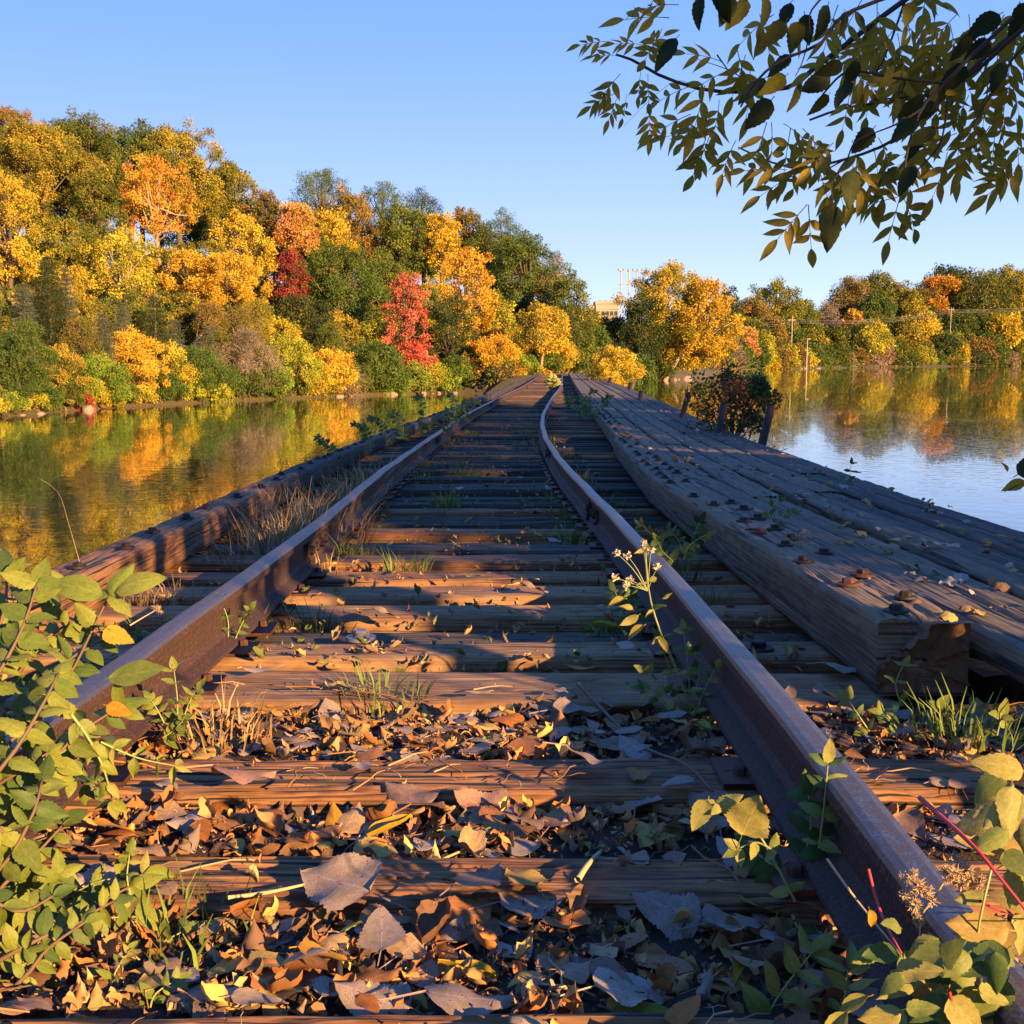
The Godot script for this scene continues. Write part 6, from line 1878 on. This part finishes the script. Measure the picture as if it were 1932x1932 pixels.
func build_branches():
	var root = Vector3(5.6, 1.5, 1.6)
	var ash = thing("ash_tree", "ash tree whose leafy boughs hang in from the upper right", "tree", root)
	part("trunk", tube_mesh([Vector3.ZERO, Vector3(-0.1, 2.0, 0), Vector3(-0.3, 4.5, -0.3), Vector3(-0.2, 7.5, -0.4)], [0.22, 0.18, 0.14, 0.06], 12), M.bark, ash)
	var D = 5.2
	var B = [
		[[[2300, -500, 5.0], [1800, -250, 5.1], [1430, 0, 5.2], [1060, 280, 5.2], [930, 370, 5.2], [640, 385, 5.2], [430, 330, 5.2], [290, 255, 5.2], [215, 230, 5.2]], 0.022],
		[[[2400, -200, 4.8], [1932, 120, 4.9], [1750, 280, 5.0], [1550, 395, 5.1], [1200, 450, 5.2], [1030, 505, 5.2]], 0.018],
		[[[2400, -100, 4.8], [1932, 110, 4.9], [1600, 400, 5.1], [1400, 580, 5.2], [1180, 670, 5.3], [950, 705, 5.3], [730, 620, 5.3]], 0.016],
		[[[1180, 670, 5.3], [1090, 720, 5.3], [1000, 770, 5.3]], 0.006],
		[[[1610, 420, 5.0], [1580, 600, 5.0], [1480, 720, 5.0], [1415, 800, 5.0]], 0.008],
		[[[1440, -20, 5.2], [1340, 250, 5.2], [1230, 430, 5.2]], 0.010],
		[[[640, 230, 5.2], [740, 370, 5.2]], 0.006],
		[[[2100, 60, 4.9], [1900, 230, 5.0], [1780, 420, 5.0], [1720, 520, 5.0]], 0.010],
		[[[820, 385, 5.2], [700, 300, 5.2], [560, 250, 5.2]], 0.005],
		[[[560, 375, 5.2], [480, 340, 5.2], [380, 400, 5.2], [250, 530, 5.2]], 0.0022],
		[[[1300, 420, 5.1], [1420, 410, 5.1], [1560, 390, 5.1]], 0.008],
	]
	for b in B:
		var pts = []
		for p in b[0]: pts.append(cp(p[0], p[1], p[2]))
		stem(ash, pts, b[1] * 0.62, M.twig_dark, 18, "branch")
	stem(ash, [root + Vector3(-0.25, 3.6, -0.2), cp(2900, -700, 4.2), cp(2300, -500, 5.0)], 0.07, M.bark, 8, "bough")
	stem(ash, [root + Vector3(-0.2, 3.0, -0.2), cp(2800, -300, 4.3), cp(2400, -150, 4.8)], 0.06, M.bark, 8, "bough")
	# compound leaves: [x, y, direction in the picture]
	var P = [[190, 175, -1, .1], [225, 235, -1, 0.05], [235, 310, -0.7, -.5], [230, 385, -.8, -.5], [260, 395, 0, -1], [225, 400, -.3, -1], [320, 300, 0, -1], [350, 310, .1, -1], [350, 440, 0, -1], [300, 230, .6, .5], [330, 190, -.9, .2], [540, 360, -.9, -.2], [590, 360, -.3, -.8], [530, 480, -.9, -.4], [560, 480, -.5, -.8], [610, 480, -.1, -1], [600, 560, -.9, 0], [610, 570, -.3, -1], [720, 590, -.5, -.8], [650, 420, 0, -1], [660, 260, -.9, .1], [720, 190, .3, -.8], [760, 230, -.2, -1], [680, 300, -.8, -.3], [780, 300, .2, -1], [850, 515, -.3, -1], [870, 515, .3, -1], [920, 520, .7, -.5], [950, 540, -.2, -1], [970, 545, .3, -1], [1000, 540, .8, -.6], [1040, 650, -.8, -.5], [1040, 660, -.3, -1], [1050, 660, .3, -1], [1110, 690, .4, -1], [1170, 690, -.4, -1], [1250, 670, .3, -1], [1230, 660, 0, -1], [1020, 860, -.8, -.7], [1025, 860, .2, -1], [1350, 670, 0, -1], [1400, 830, -.8, -.2], [1410, 830, -.2, -1], [1420, 820, .4, -.8], [935, 715, -.9, 0], [960, 740, -.8, -.4], [1300, 620, .3, -1], [1460, 590, 0, -1], [1500, 470, .3, -.8], [1390, 120, -.5, -.6], [1400, 140, .2, -1], [1440, 180, -.4, -.8], [1480, 150, .5, -.8], [1500, 220, 0, -1], [1530, 260, -.6, -.6], [1560, 270, .4, -1], [1420, 90, .6, -.4], [1590, 180, -.4, -.9], [1620, 100, .3, -1], [1650, 60, -.5, -.6], [1300, 330, -.2, -1], [1270, 290, .4, -.8], [1340, 320, .7, -.5], [1200, 380, 0, -1], [1470, 330, .4, -.9], [1540, 370, -.4, -.7], [1700, 400, -.3, -.9], [1730, 470, -.3, -1], [1740, 490, .3, -1], [1770, 450, .7, -.5], [1650, 560, -.8, -.2], [1660, 570, 0, -1], [1610, 640, -.3, -1], [1580, 620, -.9, -.1], [1790, 530, -.6, -.7], [1810, 540, .1, -1], [1850, 430, .2, -1], [1840, 570, .3, -1], [1900, 500, 0, -1], [1900, 280, -.3, -.9], [1870, 330, .2, -1], [1920, 640, -.6, -.5], [1925, 700, -.7, -.5], [1250, 100, -.2, -1], [1320, 50, .3, -.8], [1150, 20, -.4, -.6], [1520, 40, .4, -.7], [1700, 60, 0, -1], [1760, 120, .4, -.8], [1830, 200, -.2, -1], [1600, 300, .2, -1], [880, 60, -.6, -.4], [480, 20, -.9, .3], [440, 75, -.7, 0], [410, 120, -.3, -.5], [820, 60, .3, -.7], [1010, 600, .6, -.6], [1130, 600, -.5, -.3], [1210, 590, .3, -.6], [1320, 580, .6, -.4], [1440, 640, .2, -1], [1690, 310, -.6, -.6], [1780, 350, .2, -1], [1400, 240, .3, -1], [1340, 170, -.5, -.8], [1460, 270, -.3, -.9], [1560, 120, -.2, -1], [1620, 230, .5, -.8], [1900, 150, 0, -1], [1850, 60, -.5, -.7]]
	var am = ["ash_a", "ash_b", "ash_b", "ash_c", "ash_a"]
	for i in 18:
		P.append([rr(1150, 1980), rr(-60, 420), rr(-0.9, 0.7), rr(-1.0, -0.2)])
	for q in P:
		var p = cp(q[0], q[1], rr(4.95, 5.35))
		var d = Vector3(q[2] + rr(-0.15, 0.15), q[3] + rr(-0.15, 0.15), rr(-0.45, 0.45))
		var up = Vector3(rr(-0.3, 0.3), 0.35, rr(0.5, 1.0))
		part("leaf", leafm.pinnate[rng.randi() % 6], M[am[rng.randi() % 5]], ash, leaf_xf(p - root, d, up, rr(0.145, 0.195) * (0.68 if q[0] < 360 else 1.0)))
	# crown above the picture
	var xfs = []
	var cols = []
	for i in 800:
		var v = rdir()
		xfs.append(Transform3D(Basis(rdir(), rr(0, TAU)) * Basis.from_scale(Vector3.ONE * rr(0.2, 0.34)), Vector3(0.0, 6.2, 0.2) + v * Vector3(2.9, 3.0, 2.9) * pow(rng.randf(), 0.4)))
		var g = rr(0.7, 1.3)
		cols.append(Color(0.15 * g, 0.13 * g, 0.025 * g))
	many("crown", leafm.clump[0], M.foliage, xfs, cols, ash).set_meta("kind", "stuff")
	# mulberry boughs nearer to the viewer
	var mroot = Vector3(2.6, 1.55, -0.6)
	var mul = thing("mulberry_tree", "mulberry with large dark toothed leaves hanging in at the upper right", "tree", mroot)
	part("trunk", tube_mesh([Vector3.ZERO, Vector3(0.1, 1.6, -0.1), Vector3(-0.2, 2.9, -0.5)], [0.09, 0.07, 0.045], 9), M.bark, mul)
	for b in [
		[[[2500, -500], [1900, -200], [1300, -120], [900, -60], [620, -20], [540, 20]], 0.010],
		[[[2500, -200], [2000, 0], [1760, 190], [1600, 350], [1500, 460], [1440, 640], [1430, 740]], 0.009],
		[[[1900, -200], [1500, -60], [1180, 60], [1080, 180], [900, 260], [800, 350], [740, 450]], 0.008],
		[[[1600, 350], [1400, 330], [1200, 300], [1100, 380], [1060, 440]], 0.006],
		[[[1300, 560], [1220, 600], [1180, 690], [1125, 770], [1128, 860]], 0.004],
		[[[1500, 460], [1400, 520], [1300, 560]], 0.005],
		[[[1180, -100], [1040, 40], [1030, 140], [1000, 260], [970, 320]], 0.004],
	]:
		var pts = []
		for p in b[0]: pts.append(cp(p[0], p[1], 2.5))
		stem(mul, pts, b[1] * 0.6, M.twig_dark, 16, "branch")
	stem(mul, [mroot + Vector3(-0.2, 2.9, -0.5), cp(2700, -700, 2.2), cp(2500, -450, 2.5)], 0.03, M.bark, 8, "bough")
	# [x, y of the leaf's foot, direction, size, colour]
	var Q = [[570, -20, -.2, -1, .10, 0], [590, 105, -.7, -.8, .10, 0], [690, 100, -.4, -1, .10, 0], [470, 160, -.6, -.9, .11, 0], [700, -20, -.3, -.8, .10, 1], [930, 90, -.7, -.7, .10, 1], [1110, 20, -.2, -1, .10, 0], [1120, 110, .1, -1, .08, 0], [1060, 200, -.2, -1, .10, 0], [950, 230, -.8, -.6, .09, 1], [840, 330, -.7, -.7, .11, 0], [1000, 350, -.3, -1, .09, 2], [780, 430, -.6, -.9, .11, 0], [870, 420, -.7, -.8, .11, 1], [1120, 320, -.8, -.4, .11, 1], [1200, 345, -.5, -.8, .09, 0], [1240, 260, -.4, -.7, .08, 0], [1170, 270, -.9, -.3, .08, 1], [1110, 400, -.7, -.7, .08, 0], [1430, 330, -.4, -1, .06, 0], [1510, 400, -.6, -.7, .09, 0], [1440, 460, -.3, -1, .10, 0], [1540, 500, -.3, -1, .10, 0], [1560, 540, -.9, -.6, .09, 0], [1300, 540, -.8, -.9, .10, 0], [1490, 650, -.8, -.7, .10, 0], [1470, 700, -.5, -1, .09, 0], [1215, 715, -.15, -1, .115, 1], [1128, 855, -.05, -1, .145, 1], [1390, 280, -.3, -.6, .08, 2], [1830, 60, -.7, -.5, .11, 0], [1900, 30, -.5, -.7, .10, 0], [1940, 10, -.3, -1, .10, 0], [1790, 170, -.8, -.6, .10, 0], [1740, 200, -.5, -.8, .10, 0], [1690, 280, -.7, -.6, .10, 0], [1640, 320, -.7, -.7, .10, 0], [1790, 310, -.7, -.5, .10, 0], [1850, 260, -.4, -.8, .09, 0], [985, 90, -.2, -1, .09, 2], [975, 140, .1, -1, .08, 2], [1460, 10, -.3, -1, .08, 2], [640, -60, .3, -1, .11, 0], [770, 0, -.6, -.8, .10, 2], [850, -20, 0, -1, .10, 1], [1240, 60, .3, -1, .07, 1], [930, 320, -.9, -.6, .10, 2], [1210, 550, -.7, -.5, .07, 0], [1500, 560, -.5, -1, .09, 0], [1930, 340, -.4, -1, .06, 0], [1180, 50, 0, -1, .07, 1], [1300, 0, -.4, -.8, .09, 0], [1600, 350, -.4, -.9, .09, 0], [1560, 430, -.7, -.5, .09, 0], [1750, 90, -.5, -.8, .09, 1], [950, 10, -.4, -.9, .10, 0], [1010, 60, .2, -1, .09, 0], [1480, 500, -.8, -.6, .10, 0], [1400, 700, -.6, -.7, .08, 0], [1660, 260, -.3, -.9, .09, 0], [1710, 150, -.6, -.7, .09, 0]]
	for q in Q:
		var p = cp(q[0], q[1], rr(2.4, 2.6)) - mroot
		var d = Vector3(q[2], q[3], rr(-0.25, 0.25))
		if q[5] == 0 and q[0] != 1110 and rng.randf() < 0.34: continue
		var up = Vector3(rr(-1.3, 1.3), rr(-0.3, 0.7), 0.75)
		part("leaf", leafm.ovate[rng.randi() % 6], M.mul_b if q[0] == 1128 else M["mul_" + ["a", "b", "c"][q[5]]], mul, leaf_xf(p, d, up, q[4] * 0.72))
	for i in 16:      # sprays beside and behind the viewer
		var p = Vector3(rr(2.4, 3.6), rr(2.2, 3.7), rr(-0.6, 0.5)) - mroot
		part("leaf", leafm.ovate[rng.randi() % 6], M.mul_b, mul, leaf_xf(p, rdir() + Vector3(0, -0.6, 0), rdir(), rr(0.07, 0.11)))
	for k in 5:
		stem(mul, [mroot + Vector3(0, 1.2, 0), mroot + Vector3(rr(-0.1, 0.4), rr(1.2, 1.6), rr(0.0, 0.5)), mroot + Vector3(rr(-0.2, 0.9), rr(1.2, 2.1), rr(0.1, 1.0))], 0.006, M.twig_dark, 8, "branch")
